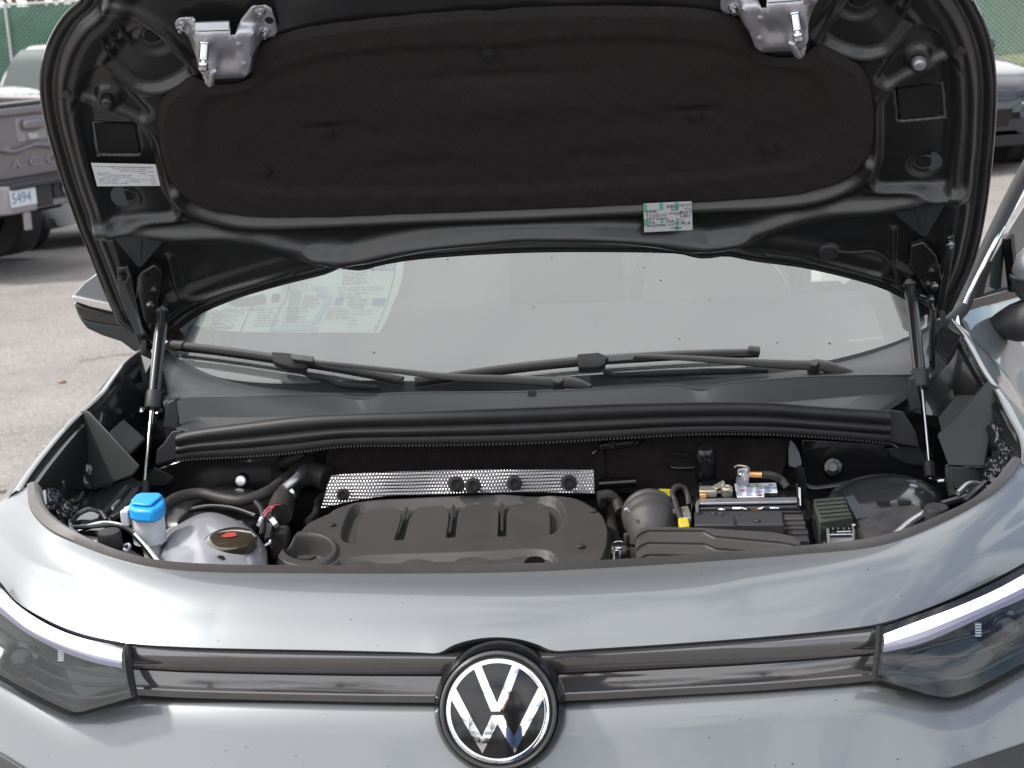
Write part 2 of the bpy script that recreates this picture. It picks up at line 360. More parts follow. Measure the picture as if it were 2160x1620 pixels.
for k in range(1, 22):
    f = k/21; z = d1[:, 2]*(1-f)+.26*f; x = d1[:, 0]*(1+.02*f); q = z-.80; q2 = np.maximum(0, -.13-q)
    y = -.005+.33*np.abs(x)**2.6+.57*np.maximum(q, -.13)-.25*np.minimum(q2, .1)+1.1*np.maximum(0, q2-.12)**2*1.5
    rows.append(np.stack([x, y, z], 1))
def bumpy(x, z):
    q = z-.80; q2 = max(0, -.13-q); return -.005+.33*abs(x)**2.6+.57*max(q, -.13)-.25*min(q2, .1)+1.65*max(0, q2-.12)**2
def wrap(r):
    L_, R_ = r[0], r[-1]
    f = lambda p, sg: crv([p, (p[0]+sg*.05, p[1]+.10, p[2]), (sg*.80, max(p[1]+.2, .36), p[2]), (sg*.83, .50, p[2])], 8)[1:]
    return np.vstack([f(L_, -1)[::-1], r, f(R_, 1)])
part('bumper_skin', *grid([wrap(r) for r in rows]), M['paint'], sharp=40)
def ypl(x, z, o=0): return yface(x, z, o)
# ---- emblem -------------------------------------------------------------------------
ec = PY(1050, 1499, -.050); _tE = (ec-CAM)@_fw
toC = CAM-ec; toC /= np.linalg.norm(toC)
en = np.array([.02, -math.cos(R(20)), math.sin(R(20))]); en /= np.linalg.norm(en)
ex = np.array([1., 0, 0]); ex -= en*(ex@en); ex /= np.linalg.norm(ex); ey = np.cross(en, ex); ey = -ey if ey[2] < 0 else ey
er = 109.5/FPX*_tE
def dome_h(r): return .0078*(1-r*r)
def EP(x, y, h=0): return ec+ex*x*er+ey*y*er+en*h
def ring(name, prof, mat, n=72, parent=None):
    rows = [[EP(r*math.cos(2*math.pi*k/n), r*math.sin(2*math.pi*k/n), h) for k in range(n)] for r, h in prof]
    return part(name, *grid(rows, True), mat, parent, sharp=35)
M['ring_rub'] = pm('emblem_bezel', (.05, .05, .05), .3, 0, coat=.3)
emb = ring('emblem', [(1.13, -.04), (1.14, -.008), (1.125, -.001), (1.09, .001), (1.05, -.0015), (1.02, -.005), (.99, -.005)], M['ring_rub'])
ring('emblem_disc', [(1.0, -.004)]+[(r, dome_h(r)-.0008) for r in np.linspace(.985, .02, 26)], M['gloss'], parent=emb)
M['logo'] = pm('logo_chrome', (.74, .74, .76), .035, 1)
rg = ring('logo_ring', [(1.005, -.003), (1.0, .0004), (.992, .0012), (.97, dome_h(.97)+.0009), (.93, dome_h(.93)+.0009), (.910, dome_h(.91)+.0005), (.904, dome_h(.904)-.001)], M['logo'], parent=emb)
def logo_quads(quads, nm):
    mb = MB()
    for q in quads:
        q = [np.array(p, float) for p in q]; n = 10; top_ = []
        for b_ in np.linspace(0, 1, n):
            top_.append([])
            for a_ in np.linspace(0, 1, n):
                p = (q[0]*(1-a_)+q[1]*a_)*(1-b_)+(q[3]*(1-a_)+q[2]*a_)*b_; top_[-1].append(EP(p[0], p[1], dome_h(math.hypot(*p))+.0006))
        mb.add(*grid(top_))
        ring_ = top_[0]+[r[-1] for r in top_[1:]]+top_[-1][::-1][1:]+[r[0] for r in top_[::-1][1:-1]]
        mb.add(*grid([ring_, [p-en*.0016 for p in ring_]], True))
    return S(mesh(nm, mb.V, mb.F, M['logo'], sharp=40), emb)
def rim(x, y, s=.945):
    r = math.hypot(x, y); return (x*s/r, y*s/r)
mx_ = lambda q: [(-x, y) for x, y in q]
v1 = [(0, 0), (.118, 0), rim(.41, .745), rim(.285, .815)]; v2 = [(0, 0), rim(.285, .815), rim(.283, .816), (0, .150)]
va = [(0, .150), (0, 0), (.118, 0), (.118, .0)]
arm_ = [(.118, 0), rim(.405, .745), rim(.285, .815), (0, .150)]
logo_quads([arm_, [(0, 0), (.118, 0), (0, .150), (0, .10)], mx_(arm_), mx_([(0, 0), (.118, 0), (0, .150), (0, .10)])], 'letter')
w1 = [(0, -.077), (.105, -.077), (.31, -.80), (0, -.235)]; w1 = [(0, -.077), (.105, -.077), (.31, -.489), (0, -.235)]; w1b = [(0, -.235), (.31, -.489), (.31, -.489), (.31, -.80)]
w2 = [(.31, -.489), rim(.76, .44), rim(.875, .25), (.31, -.80)]
logo_quads([w1, w1b, w2, mx_(w1), mx_(w1b), mx_(w2)], 'letter')
# dark recess of the bumper round the emblem
ring('emblem_recess', [(1.14, -.045), (1.145, -.014), (1.17, -.012), (1.22, -.018), (1.29, -.030), (1.30, -.040), (1.30, -.07)], M['gloss'])

# ---- headlights ----------------------------------------------------------------------
M['lens'] = bpy.data.materials.new('clear_lens'); M['lens'].use_nodes = True
_t = M['lens'].node_tree; _t.nodes.clear(); _o = _t.nodes.new('ShaderNodeOutputMaterial'); _g = _t.nodes.new('ShaderNodeBsdfGlossy'); _g.inputs['Roughness'].default_value = .01
_tr = _t.nodes.new('ShaderNodeBsdfTransparent'); _tr.inputs[0].default_value = (.82, .84, .84, 1); _f = _t.nodes.new('ShaderNodeFresnel'); _f.inputs[0].default_value = 1.6
_m = _t.nodes.new('ShaderNodeMixShader'); _t.links.new(_f.outputs[0], _m.inputs[0]); _t.links.new(_tr.outputs[0], _m.inputs[1]); _t.links.new(_g.outputs[0], _m.inputs[2]); _t.links.new(_m.outputs[0], _o.inputs[0])
M['lamp_in'] = pm('lamp_housing', (.010, .012, .012), .25, .2)
M['lamp_in2'] = pm('lamp_bezel', (.045, .05, .05), .2, .5)
M['drl'] = pm('daylight_bar', (.9, .9, .95), .3, emis=(.93, .90, 1.0), es=1.5)
M['drl_edge'] = pm('light_guide', (.36, .34, .42), .12, .2, coat=1, emis=(.5, .45, .72), es=.14)
def HL(px, py, dep=0.0):
    return HITY(px, py, lambda x, z: -.022+.55*max(0, abs(x)-.36)**1.6+.62*(z-.80)+dep)
def strip(a, b, n=40, sub=6, bul=.0):
    ca = crv(a, n); cb = crv(b, n); return [ca*(1-t)+cb*t+np.array([0, -1, .4])*bul*math.sin(math.pi*t) for t in np.linspace(0, 1, sub)]
for sg in (-1, 1):
    if sg < 0:
        top = [(-90,1172),(0,1238),(33,1273),(100,1317),(167,1344),(262,1364)]
        d0_ = [(-90,1178),(0,1246),(60,1295),(130,1331),(200,1355),(258,1371)]
        d1_ = [(-90,1205),(0,1278),(60,1326),(130,1359),(200,1382),(257,1394)]
        d2_ = [(-90,1230),(0,1294),(60,1339),(130,1374),(200,1398),(258,1410)]
        bot = [(-90,1375),(0,1424),(60,1457),(120,1487),(162,1502),(205,1492),(278,1471)]
        refl = [(-60,1290),(0,1340),(60,1385),(110,1440),(140,1480)]
        stripes = [((118,1375),(130,1376),(131,1388),(119,1387))]
        bez = [(130,1398),(180,1404),(235,1400),(272,1425),(276,1445),(220,1462),(170,1478),(150,1455)]
    else:
        top = [(1863,1322),(1941,1295),(2019,1265),(2097,1229),(2160,1195),(2260,1130)]
        d0_ = [(1864,1338),(1941,1309),(2019,1280),(2097,1246),(2160,1212),(2260,1150)]
        d1_ = [(1865,1358),(1941,1334),(2019,1303),(2097,1269),(2160,1238),(2260,1175)]
        d2_ = [(1860,1377),(1941,1358),(2019,1326),(2097,1290),(2160,1262),(2260,1200)]
        bot = [(1850,1434),(1900,1447),(1960,1465),(2003,1470),(2050,1456),(2110,1425),(2160,1398),(2260,1345)]
        refl = [(1905,1400),(1960,1425),(2020,1430),(2080,1420),(2160,1400)]
        bez = [(1865,1440),(1900,1410),(1960,1360),(2045,1330),(2100,1380),(2080,1410),(2010,1435),(1940,1445)]
    hou = part('headlight', *grid(strip([HL(*p, .045) for p in top], [HL(*p, .05) for p in bot], 40, 8, -.02)), M['lamp_in'])
    hou['label'] = 'headlight with its curved daylight strip lit'
    # light bar
    s = [HL(*p, .016) for p in d0_]; e = [HL(*p, .016) for p in d1_]; g = [HL(*p, .02) for p in d2_]; tp = [HL(*p, .012) for p in top]
    part('daylight_strip', *grid(strip(s, e, 50, 6, .003)), M['drl'], hou)
    part('light_guide', *grid(strip([HL(*p, .0165) for p in d1_], g, 50, 5, .002)+[crv([HL(*p, .02+.03) for p in d2_], 50)]), M['drl_edge'], hou)
    part('light_guide', *grid(strip(tp, [HL(*p, .0165) for p in d0_], 50, 3)), M['bar'], hou)
    # inner bezel shelves and reflector
    bz = [HL(*p, .036) for p in bez]
    part('bezel', *prism(bz, (0, .01, -.003)), M['lamp_in2'], hou, bevel=.003)
    mid = [(a[0]*.5+b[0]*.5, a[1]*.5+b[1]*.5) for a, b in zip([d2_[i] for i in (0, 1, 3, 5)], [bot[i] for i in ((0, 1, 3, 6) if sg < 0 else (0, 2, 4, 7))])]
    for kk, ff in enumerate((.25, .5, .78)):
        mm = [(a[0]*(1-ff)+b[0]*ff, a[1]*(1-ff)+b[1]*ff) for a, b in zip([d2_[i] for i in (1, 2, 3, 4, 5)], [bot[i] for i in ((1, 2, 3, 5, 6) if sg < 0 else (0, 1, 3, 5, 6))])]
        part('reflector_rib', *tube([HL(*p, .034) for p in mm], .0022, 8, seg=24), M['lamp_in2'], hou)
    # projector lens deep in the housing
    pc = HL(45, 1395, .03) if sg < 0 else HL(2125, 1330, .03)
    part('projector_lens', *lathe([(.026, -.01), (.026, .004), (.021, .008), (.019, .003), (.010, .008), (.001, .010)], pc, (0, -1, .3), 28), M['gloss'], hou)
    # ribbed tell-tale
    tk = [(122,1372),(134,1373),(136,1396),(124,1395)] if sg < 0 else [(2057,1316),(2070,1313),(2069,1345),(2057,1348)]
    for q in range(5):
        yy = tk[0][1]+q*(tk[2][1]-tk[0][1])/5
        part('lamp_tooth', *prism([HL(tk[0][0], yy, .031), HL(tk[1][0], yy, .031), HL(tk[1][0], yy+3.2, .031), HL(tk[0][0], yy+3.2, .031)], (0, .004, 0)), M['silver'], hou)
    # clear cover
    part('lens_cover', *grid(strip([HL(*p, 0) for p in top], [HL(*p, 0) for p in bot], 50, 12, .006)), M['lens'], hou)
    # surround gap
    part('lamp_surround', *tube([HL(*p, .012) for p in bot], .0045, 8, seg=50), M['black'], hou)
    part('lamp_side_gap', *tube([HL(*((270,1358) if sg < 0 else (1856,1322)), .006), HL(*((273,1412) if sg < 0 else (1853,1378)), .006), HL(*((283,1472) if sg < 0 else (1845,1438)), .006)], .0052, 8, seg=12), M['black'], hou)

# ---- windscreen -------------------------------------------------------------------------
def fW(x, y): return .985+.50*(y-.86-.26*x*x)
W0 = [(330,735),(365,752),(440,790),(520,812),(620,824),(760,829),(900,829),(1080,824),(1300,812),(1500,800),(1700,778),(1820,752),(1930,712),(1975,690)]
wb = crv([HIT(*p, fW) for p in W0], 60)
rows = [wb]
for k in range(1, 26):
    dy = .03*k
    r = wb.copy(); xs = r[:, 0]*(1-.10*k/25); r = np.stack([xs, wb[:, 1]+dy*1.0+.0*xs, np.zeros(60)], 1)
    r[:, 2] = [fW(a, b)-.0*(k/25)**2 for a, b in zip(r[:, 0], r[:, 1])]; rows.append(r)
M['glass'] = bpy.data.materials.new('windscreen_glass'); M['glass'].use_nodes = True
t = M['glass'].node_tree; t.nodes.clear(); o_ = t.nodes.new('ShaderNodeOutputMaterial'); gl = t.nodes.new('ShaderNodeBsdfGlossy'); gl.inputs['Roughness'].default_value = .015
tr = t.nodes.new('ShaderNodeBsdfTransparent'); tr.inputs[0].default_value = (.80, .89, .85, 1); df = t.nodes.new('ShaderNodeBsdfDiffuse')
tcn = t.nodes.new('ShaderNodeTexCoord'); vo = t.nodes.new('ShaderNodeTexVoronoi'); vo.inputs['Scale'].default_value = 34; t.links.new(tcn.outputs['Object'], vo.inputs[0])
sp = t.nodes.new('ShaderNodeSeparateColor'); t.links.new(vo.outputs['Color'], sp.inputs[0])
mu = t.nodes.new('ShaderNodeMath'); mu.operation = 'MULTIPLY_ADD'; mu.inputs[1].default_value = .17; mu.inputs[2].default_value = -.07; t.links.new(sp.outputs[0], mu.inputs[0])
lt = t.nodes.new('ShaderNodeMath'); lt.operation = 'LESS_THAN'; t.links.new(vo.outputs['Distance'], lt.inputs[0]); t.links.new(mu.outputs[0], lt.inputs[1])
nn = t.nodes.new('ShaderNodeTexNoise'); nn.inputs['Scale'].default_value = 5; nn.inputs['Detail'].default_value = 6; t.links.new(tcn.outputs['Object'], nn.inputs[0])
mr = t.nodes.new('ShaderNodeMapRange'); mr.inputs[3].default_value = .08; mr.inputs[4].default_value = .15; t.links.new(nn.outputs[0], mr.inputs[0])
df.inputs[0].default_value = (.58, .63, .61, 1)
fr = t.nodes.new('ShaderNodeFresnel'); fr.inputs[0].default_value = 2.15
m1 = t.nodes.new('ShaderNodeMixShader'); m2 = t.nodes.new('ShaderNodeMixShader'); m3 = t.nodes.new('ShaderNodeMixShader'); d2 = t.nodes.new('ShaderNodeBsdfDiffuse'); d2.inputs[0].default_value = (.06, .055, .05, 1)
t.links.new(fr.outputs[0], m1.inputs[0]); t.links.new(tr.outputs[0], m1.inputs[1]); t.links.new(gl.outputs[0], m1.inputs[2])
t.links.new(mr.outputs[0], m2.inputs[0]); t.links.new(m1.outputs[0], m2.inputs[1]); t.links.new(df.outputs[0], m2.inputs[2])
t.links.new(lt.outputs[0], m3.inputs[0]); t.links.new(m2.outputs[0], m3.inputs[1]); t.links.new(d2.outputs[0], m3.inputs[2]); t.links.new(m3.outputs[0], o_.inputs[0])
wsc = part('windscreen', *grid(rows), M['glass'], sharp=0); 
for p_ in wsc.data.polygons: p_.use_smooth = True
# black strip just above the foot of the glass, painting the cowl gap's shade
B1 = [(330,742),(375,760),(450,797),(530,812),(620,815),(720,808),(900,806),(1080,800),(1300,790),(1500,779),(1640,769),(1800,748),(1930,712),(1975,690)]
fW2 = lambda x, y: fW(x, y)+.0035
b0 = crv([HIT(*p, fW2) for p in W0], 60); b1 = crv([HIT(*(p[0], p[1]-2), fW2) for p in [(340,724),(375,762),(450,795),(530,808),(620,811),(720,806),(800,804),(900,806),(1080,802),(1300,790),(1500,781),(1640,772),(1720,767),(1800,750),(1890,722),(1940,700),(1975,678)]], 60)
part('cowl_gap_shade', *grid([b0+np.array([0, -.02, -.01]), b1]), M['black'], wsc)

# ---- cabin seen through the glass ------------------------------------------------------
M['dash'] = pm('dashboard', (.05, .044, .05), .6, var=.1, vscale=8)
M['seat'] = pm('seat_cloth', (.50, .55, .52), .8)
M['liner'] = pm('headliner', (.50, .55, .52), .9)
rows = []
for y, z in ((1.0, .90), (1.1, .965), (1.32, 1.005), (1.52, 1.01), (1.58, .98), (1.60, .80)):
    rows.append([(x, y+.12*x*x, z-.02*abs(x)**3) for x in np.linspace(-.66, .66, 24)])
part('dashboard', *grid(rows), M['dash'], sharp=60)
for x in (-.38, .38):
    V, F = tube([(x, 2.15, .70), (x, 2.2, 1.0), (x, 2.27, 1.22), (x, 2.30, 1.30)], [.22, .24, .20, .12], 16, [(math.cos(a), .35*math.sin(a)) for a in np.linspace(0, 2*math.pi, 17)[:-1]], up=(0, 1, 0))
    st = part('front_seat', V, F, M['seat'])
    part('headrest', *tube([(x-.11, 2.31, 1.40), (x+.11, 2.31, 1.40)], .075, 14), M['seat'], st, bevel=.02)
# roof, rear wall of the cabin and rear window light
part('roof', *grid([[(x, y, z-.12*x*x) for x in np.linspace(-.62, .62, 12)] for y, z in ((1.65, 1.42), (1.95, 1.56), (2.5, 1.64), (3.4, 1.62), (3.8, 1.52))]), M['paint_clean'], solid=.03)
part('roof_lining', *grid([[(x, y, z-.12*x*x) for x in np.linspace(-.60, .60, 12)] for y, z in ((1.72, 1.40), (1.95, 1.51), (2.5, 1.59), (3.4, 1.57))]), M['liner'])
part('cabin_floor', *box((0, 2.3, .45), (1.5, 2.8, .04)), M['black'])
part('rear_bench', *tube([(-.60, 3.05, 1.0), (.60, 3.05, 1.0)], .30, 20), M['seat'])
part('steering_wheel', *tube([(.36+.18*math.cos(a), 1.72+.06*math.sin(a), .98+.17*math.sin(a)) for a in np.linspace(0, 2*math.pi, 40)], .015, 8, cap=False), M['black'])
part('bulkhead', *box((0, 1.02, .66), (1.35, .03, .48)), M['black'])
part('tailgate', *box((0, 3.85, .85), (1.5, .06, .8)), M['paint_clean'], bevel=.02)
# ================= raised hood =================
HA = .920; HP0 = np.array([0, .977, 1.077]); HN = np.array([0, math.sin(HA), math.cos(HA)]); HV = np.array([0, -math.cos(HA), math.sin(HA)])
def huv(px, py, h=0.0):
    d = ray(px, py); t = ((HP0-HN*h-CAM)@HN)/(d@HN); p = CAM+d*t-HP0; return np.array([p[0], p@HV])
def hcurve(u, v): return .030*(np.abs(u)/.7)**3*0+.022*np.clip(v/.95, 0, 1)**2*0
def H3(u, v, h=0.0): return HP0+np.array([u, 0, 0])+HV*v-HN*h
def HX(px, py, h=0.0):
    u, v = huv(px, py, h); return H3(u, v, h)
Lo = [(304,712),(280,697),(257,683),(230,633),(207,577),(193,540),(167,477),(143,410),(123,350),(107,293),(93,233),(87,177),(92,133),(110,77),(140,30),(173,0)]
Ro = [(2006,654),(2022,620),(2040,583),(2055,545),(2073,467),(2087,367),(2098,233),(2098,167),(2090,100),(2073,47),(2050,0)]
Bo = [(304,712),(335,722),(367,700),(417,663),(500,627),(600,597),(697,572),(715,562),(740,566),(765,567),(797,558),(873,545),(1100,530),(1394,530),(1440,533),(1470,541),(1500,541),(1530,537),(1591,548),(1689,561),(1787,583),(1860,605),(1910,630),(1959,662),(1985,668),(2006,654)]
NU, NV = 380, 300
lo = crv([huv(*p) for p in Lo], 200); ro = crv([huv(*p) for p in Ro], 200)
VT = .965
def close_top(c, sg):
    e = c[-1]; return np.vstack([c, crv([e, (e[0]-sg*.035, e[1]+.05), (e[0]-sg*.10, e[1]+.11), (e[0]-sg*.17, e[1]+.155)], 40)[1:]])
lo = close_top(lo, -1); ro = close_top(ro, 1)
Lc = crv(lo[::6], NV); Rc = crv(ro[::6], NV); Bc = crv([huv(*p) for p in Bo], NU)
Tc = crv([Lc[-1], (Lc[-1][0]*.6, VT-.02), (0, VT+.012), (Rc[-1][0]*.6, VT-.02), Rc[-1]], NU)
s = np.linspace(0, 1, NU)[None, :, None]; t_ = np.linspace(0, 1, NV)[:, None, None]
Gd = (1-t_)*Bc[None]+t_*Tc[None]+(1-s)*Lc[:, None]+s*Rc[:, None]-((1-s)*(1-t_)*Bc[0]+s*(1-t_)*Bc[-1]+(1-s)*t_*Tc[0]+s*t_*Tc[-1])
UV = Gd.reshape(-1, 2)
outline = np.vstack([Bc, Rc[1:], Tc[::-1][1:], Lc[::-1][1:-1]])
def dist_poly(Q, P, closed=False):
    P = np.asarray(P); A = P if closed else P[:-1]; B = np.roll(P, -1, 0) if closed else P[1:]
    best = np.full(len(Q), 9.)
    for a, b in zip(A, B):
        ab = b-a; l = ab@ab
        if l < 1e-12: continue
        t = np.clip(((Q-a)@ab)/l, 0, 1); d = np.hypot(*(Q-(a+t[:, None]*ab)).T); best = np.minimum(best, d)
    return best
def inside(Q, P):
    P = np.asarray(P); c = np.zeros(len(Q), bool); j = len(P)-1
    for i in range(len(P)):
        xi, yi = P[i]; xj, yj = P[j]
        m = ((yi > Q[:, 1]) != (yj > Q[:, 1])) & (Q[:, 0] < (xj-xi)*(Q[:, 1]-yi)/(yj-yi+1e-12)+xi); c ^= m; j = i
    return c
def sdf(Q, P): d = dist_poly(Q, P, True); return np.where(inside(Q, P), d, -d)
def sst(x, a, b): t = np.clip((x-a)/(b-a), 0, 1); return t*t*(3-2*t)
def L2(pts, n=30, sm=True): 
    c = [huv(*p) for p in pts]; return crv(c, n) if sm else np.array(c)
do = dist_poly(UV, outline[::3], True)
def relief(UV, do):
    h = np.zeros(len(UV)); Um = np.stack([-np.abs(UV[:, 0]), UV[:, 1]], 1)
    # hem, gutter and shoulder round the edge
    h += .004*sst(do, 0, .004)-.006*np.exp(-((do-.017)/.004)**2)+.007*sst(do, .020, .032)-.010*sst(do, .050, .075)+.0035*np.exp(-((do-.034)/.004)**2)
    side = L2([(160,205),(200,222),(300,268),(322,292),(335,340),(352,400),(372,452),(300,462),(235,468),(215,420),(185,330),(172,270)], 60, True)
    d = sdf(Um, side); h += -.010*sst(d, -.004, .008)+.004*np.exp(-((d+.006)/.005)**2)
    up_ = L2([(223,132),(262,80),(292,62),(325,72),(405,140),(398,158),(335,190),(290,186),(255,160)], 50)
    d = sdf(Um, up_); h += -.012*sst(d, -.004, .010)+.003*np.exp(-((d+.006)/.004)**2)
    low = L2([(150,235),(180,150),(215,140),(260,175),(300,215),(320,240),(300,258),(240,230),(180,205)], 40)
    d = sdf(Um, low); h += -.010*sst(d, -.004, .012)
    br = L2([(230,5),(262,14),(313,42),(360,85),(413,142)], 30)
    d = dist_poly(Um, br); h += .010*np.exp(-(d/.011)**4)
    # waist ribs
    r1 = L2([(372,405),(390,428),(433,449),(500,463),(567,466),(720,461),(900,453),(1080,447),(1150,445)], 50); d = dist_poly(Um, r1); h += .019*np.exp(-(d/.0125)**2)
    r2 = L2([(215,474),(300,482),(367,489),(467,487),(533,495),(600,513),(667,526),(735,529),(830,512),(930,494),(1080,481),(1150,479)], 60); d = dist_poly(Um, r2); h += .022*np.exp(-(d/.0145)**2)
    b1 = L2([(205,467),(300,464),(390,462)], 20); d = dist_poly(Um, b1); h += .004*np.exp(-(d/.004)**2)
    bg_ = L2([(358,540),(368,580),(380,612),(400,622),(500,595),(612,571)], 30); d = dist_poly(Um, bg_); h += .007*np.exp(-(d/.006)**2)
    # recess of the middle behind the pad
    for (x, y, rx, rh) in ((263, 425, .013, .030), (315, 90, .012, .034)):
        c = huv(x, y); dd = np.hypot(Um[:, 0]-c[0], (Um[:, 1]-c[1])); h += -.006*sst(-dd, -rh, -rh+.008)-.016*sst(-dd, -rx-.001, -rx+.003)
    rc = np.array([huv(*p) for p in ((193,266),(283,270),(293,333),(203,333))]); d = sdf(Um, rc); h += -.030*sst(d, -.002, .003)
    pl = huv(228, 205); dd = np.hypot(Um[:, 0]-pl[0], Um[:, 1]-pl[1]); h += .010*sst(-dd, -.026, -.012)
    for c_, s_, a_ in (((.0, .86), .10, .010), ((-.36, .83), .07, -.010), ((-.24, .87), .05, .008)):
        dd = np.hypot((Um[:, 0]-c_[0]), (Um[:, 1]-c_[1])*1.6); h += a_*np.exp(-(dd/s_)**2)
    # gentle unevenness of pressed sheet metal
    h += .0012*np.sin(Um[:, 0]*31+2*np.sin(Um[:, 1]*17))*np.cos(Um[:, 1]*27)
    return h
h = relief(UV, do)
def skinoff(UV): return .018*sst(do, 0, .16)*1.0
base = HP0+np.stack([UV[:, 0], 0*UV[:, 0], 0*UV[:, 0]], 1)+UV[:, 1:2]*HV
inner = base-HN*(h)[:, None]
idx = np.arange(NU*NV).reshape(NV, NU)
F = np.stack([idx[:-1, :-1], idx[:-1, 1:], idx[1:, 1:], idx[1:, :-1]], -1).reshape(-1, 4)
def bigmesh(name, V, F, mat, parent=None, sharp=60):
    me = bpy.data.meshes.new(name); me.vertices.add(len(V)); me.vertices.foreach_set('co', np.asarray(V, np.float32).ravel())
    me.loops.add(F.size); me.loops.foreach_set('vertex_index', F.ravel().astype(np.int32)); me.polygons.add(len(F))
    me.polygons.foreach_set('loop_start', np.arange(0, F.size, F.shape[1], dtype=np.int32)); me.update(calc_edges=True); me.validate()
    return S(link(name, me, mat, None, sharp), parent)
hood = bigmesh('hood', inner, F, M['under'], sharp=180); hood['label'] = 'raised hood showing its black inner frame'
# painted outer skin, wrapped round the hem
st = 6
Vs = (base+HN*(.003+.030*sst(do, 0, .22))[:, None]).reshape(NV, NU, 3)[::st, ::st]
Vs = np.concatenate([Vs, (base+HN*.003).reshape(NV, NU, 3)[-1:, ::st]], 0); a_, b_ = Vs.shape[:2]
i2 = np.arange(a_*b_).reshape(a_, b_); F2 = np.stack([i2[:-1, :-1], i2[1:, :-1], i2[1:, 1:], i2[:-1, 1:]], -1).reshape(-1, 4)
bigmesh('hood_skin', Vs.reshape(-1, 3), F2, M['paint_clean'], hood)
ol = [H3(u, v, .0) for u, v in outline[::4]]
part('hem_edge', *grid([[p-HN*.0042+0*HN for p in ol], [p-HN*.0015+HV*0 for p in ol], [p+HN*.004 for p in ol]], True), M['under2'], hood)
V, F_ = tube(crv([HX(*p, .001) for p in Lo+[]], 100), .0032, 8); part('hem_bead', V, F_, M['under2'], hood)
V, F_ = tube(crv([HX(*p, .001) for p in Ro], 100), .0032, 8); part('hem_bead', V, F_, M['under2'], hood)
V, F_ = tube(crv([HX(*p, .001) for p in Bo[1:-1]], 160), .0024, 8); part('hem_bead', V, F_, M['under2'], hood)

# ---- felt pad ----
padL = [(1124,436),(1000,440),(900,444),(720,451),(567,453),(500,447),(435,434),(392,412),(366,385),(348,340),(336,285),(335,235),(340,205),(372,178),(415,152),(440,168),(500,170),(535,150),(542,110),(560,84),(620,58),(760,36),(900,22),(1000,15),(1135,11)]
pu = np.array([huv(*p) for p in padL]); pu[0, 0] = pu[-1, 0] = 0; pad_o = np.vstack([pu, (pu*[-1, 1])[::-1][1:-1]])
pad_o = crv(pad_o, 600, closed=True)
def splitc(P, idx): return [P[a:b+1] if b > a else np.vstack([P[a:], P[:b+1]]) for a, b in zip(idx, idx[1:]+idx[:1])]
_c = [int(np.argmin(np.hypot(*(pad_o-np.array([sx*abs(huv(*p)[0]), huv(*p)[1]])).T))) for sx, p in ((-1, (366,385)), (-1, (352,190)), (1, (352,190)), (1, (366,385)))]
_s4 = splitc(pad_o, _c); PUN, PVN = 330, 170
Lp_, Tp_, Rp_, Bp_ = crv(_s4[0][::6], PVN), crv(_s4[1][::6], PUN), crv(_s4[2][::-1][::6], PVN), crv(_s4[3][::-1][::6], PUN)
Lp_[0] = Bp_[0]; Lp_[-1] = Tp_[0]; Rp_[0] = Bp_[-1]; Rp_[-1] = Tp_[-1]
_a = np.linspace(0, 1, PUN)[None, :, None]; _b = np.linspace(0, 1, PVN)[:, None, None]
PU = ((1-_b)*Bp_[None]+_b*Tp_[None]+(1-_a)*Lp_[:, None]+_a*Rp_[:, None]-((1-_a)*(1-_b)*Bp_[0]+_a*(1-_b)*Bp_[-1]+(1-_a)*_b*Tp_[0]+_a*_b*Tp_[-1])).reshape(-1, 2)
dp = dist_poly(PU, np.vstack([Bp_, Rp_[1:], Tp_[::-1][1:], Lp_[::-1][1:-1]])[::2], True)
ph = .0065+.010*sst(dp, 0, .012)
# moulded contour of the pad: a raised border and pillow pressings
ctr = crv([huv(*p) for p in [(1126,396),(980,397),(800,400),(600,398),(480,385),(425,340),(410,270),(430,200),(520,160),(640,110),(800,85),(960,75),(1135,71)]], 80); ctr[0, 0] = ctr[-1, 0] = 0; ctr = np.vstack([ctr, (ctr*[-1, 1])[::-1][1:-1]])
Um = np.stack([-np.abs(PU[:, 0]), PU[:, 1]], 1)
ds = sdf(PU, ctr); ph += -.006*sst(ds, -.004, .022)
for (x, y, rx, ry, a) in ((760,275,.10,.03,-.004),(1080,210,.13,.035,.006),(620,170,.09,.03,.004),(540,330,.07,.04,-.004),(880,340,.08,.022,-.004),(1080,150,.16,.014,-.004),(690,262,.035,.010,-.006)):
    c = huv(x, y); c[0] = 0 if x == 1080 else c[0]
    for sx_ in ((1,) if c[0] == 0 else (1, -1)):
        e = ((PU[:, 0]-sx_*c[0])/rx)**2+((PU[:, 1]-c[1])/ry)**2; ph += a*np.exp(-e*1.3)
ph += .0006*np.sin(PU[:, 0]*90+PU[:, 1]*33)*np.sin(PU[:, 1]*120)
PB = HP0+np.stack([PU[:, 0], 0*PU[:, 0], 0*PU[:, 0]], 1)+PU[:, 1:2]*HV-HN*ph[:, None]
_ip = np.arange(PUN*PVN).reshape(PVN, PUN); F3 = np.stack([_ip[:-1, :-1], _ip[:-1, 1:], _ip[1:, 1:], _ip[1:, :-1]], -1).reshape(-1, 4)
pad = bigmesh('insulation_pad', PB, F3, M['felt'], hood, sharp=180)
# plastic retaining clips of the pad
for x, y in ((690,268),(560,350),(1080,100),(860,425)):
    for sg in (-1, 1):
        u, v = huv(x, y); 
        if sg > 0 and abs(u) < .03: continue
        part('pad_clip', *lathe([(.011, 0), (.010, .0025), (.004, .0035), (.0, .0035)], H3(sg*abs(u), v, .0135), -HN, 16), M['black'], hood)
        if abs(u) < .03: break
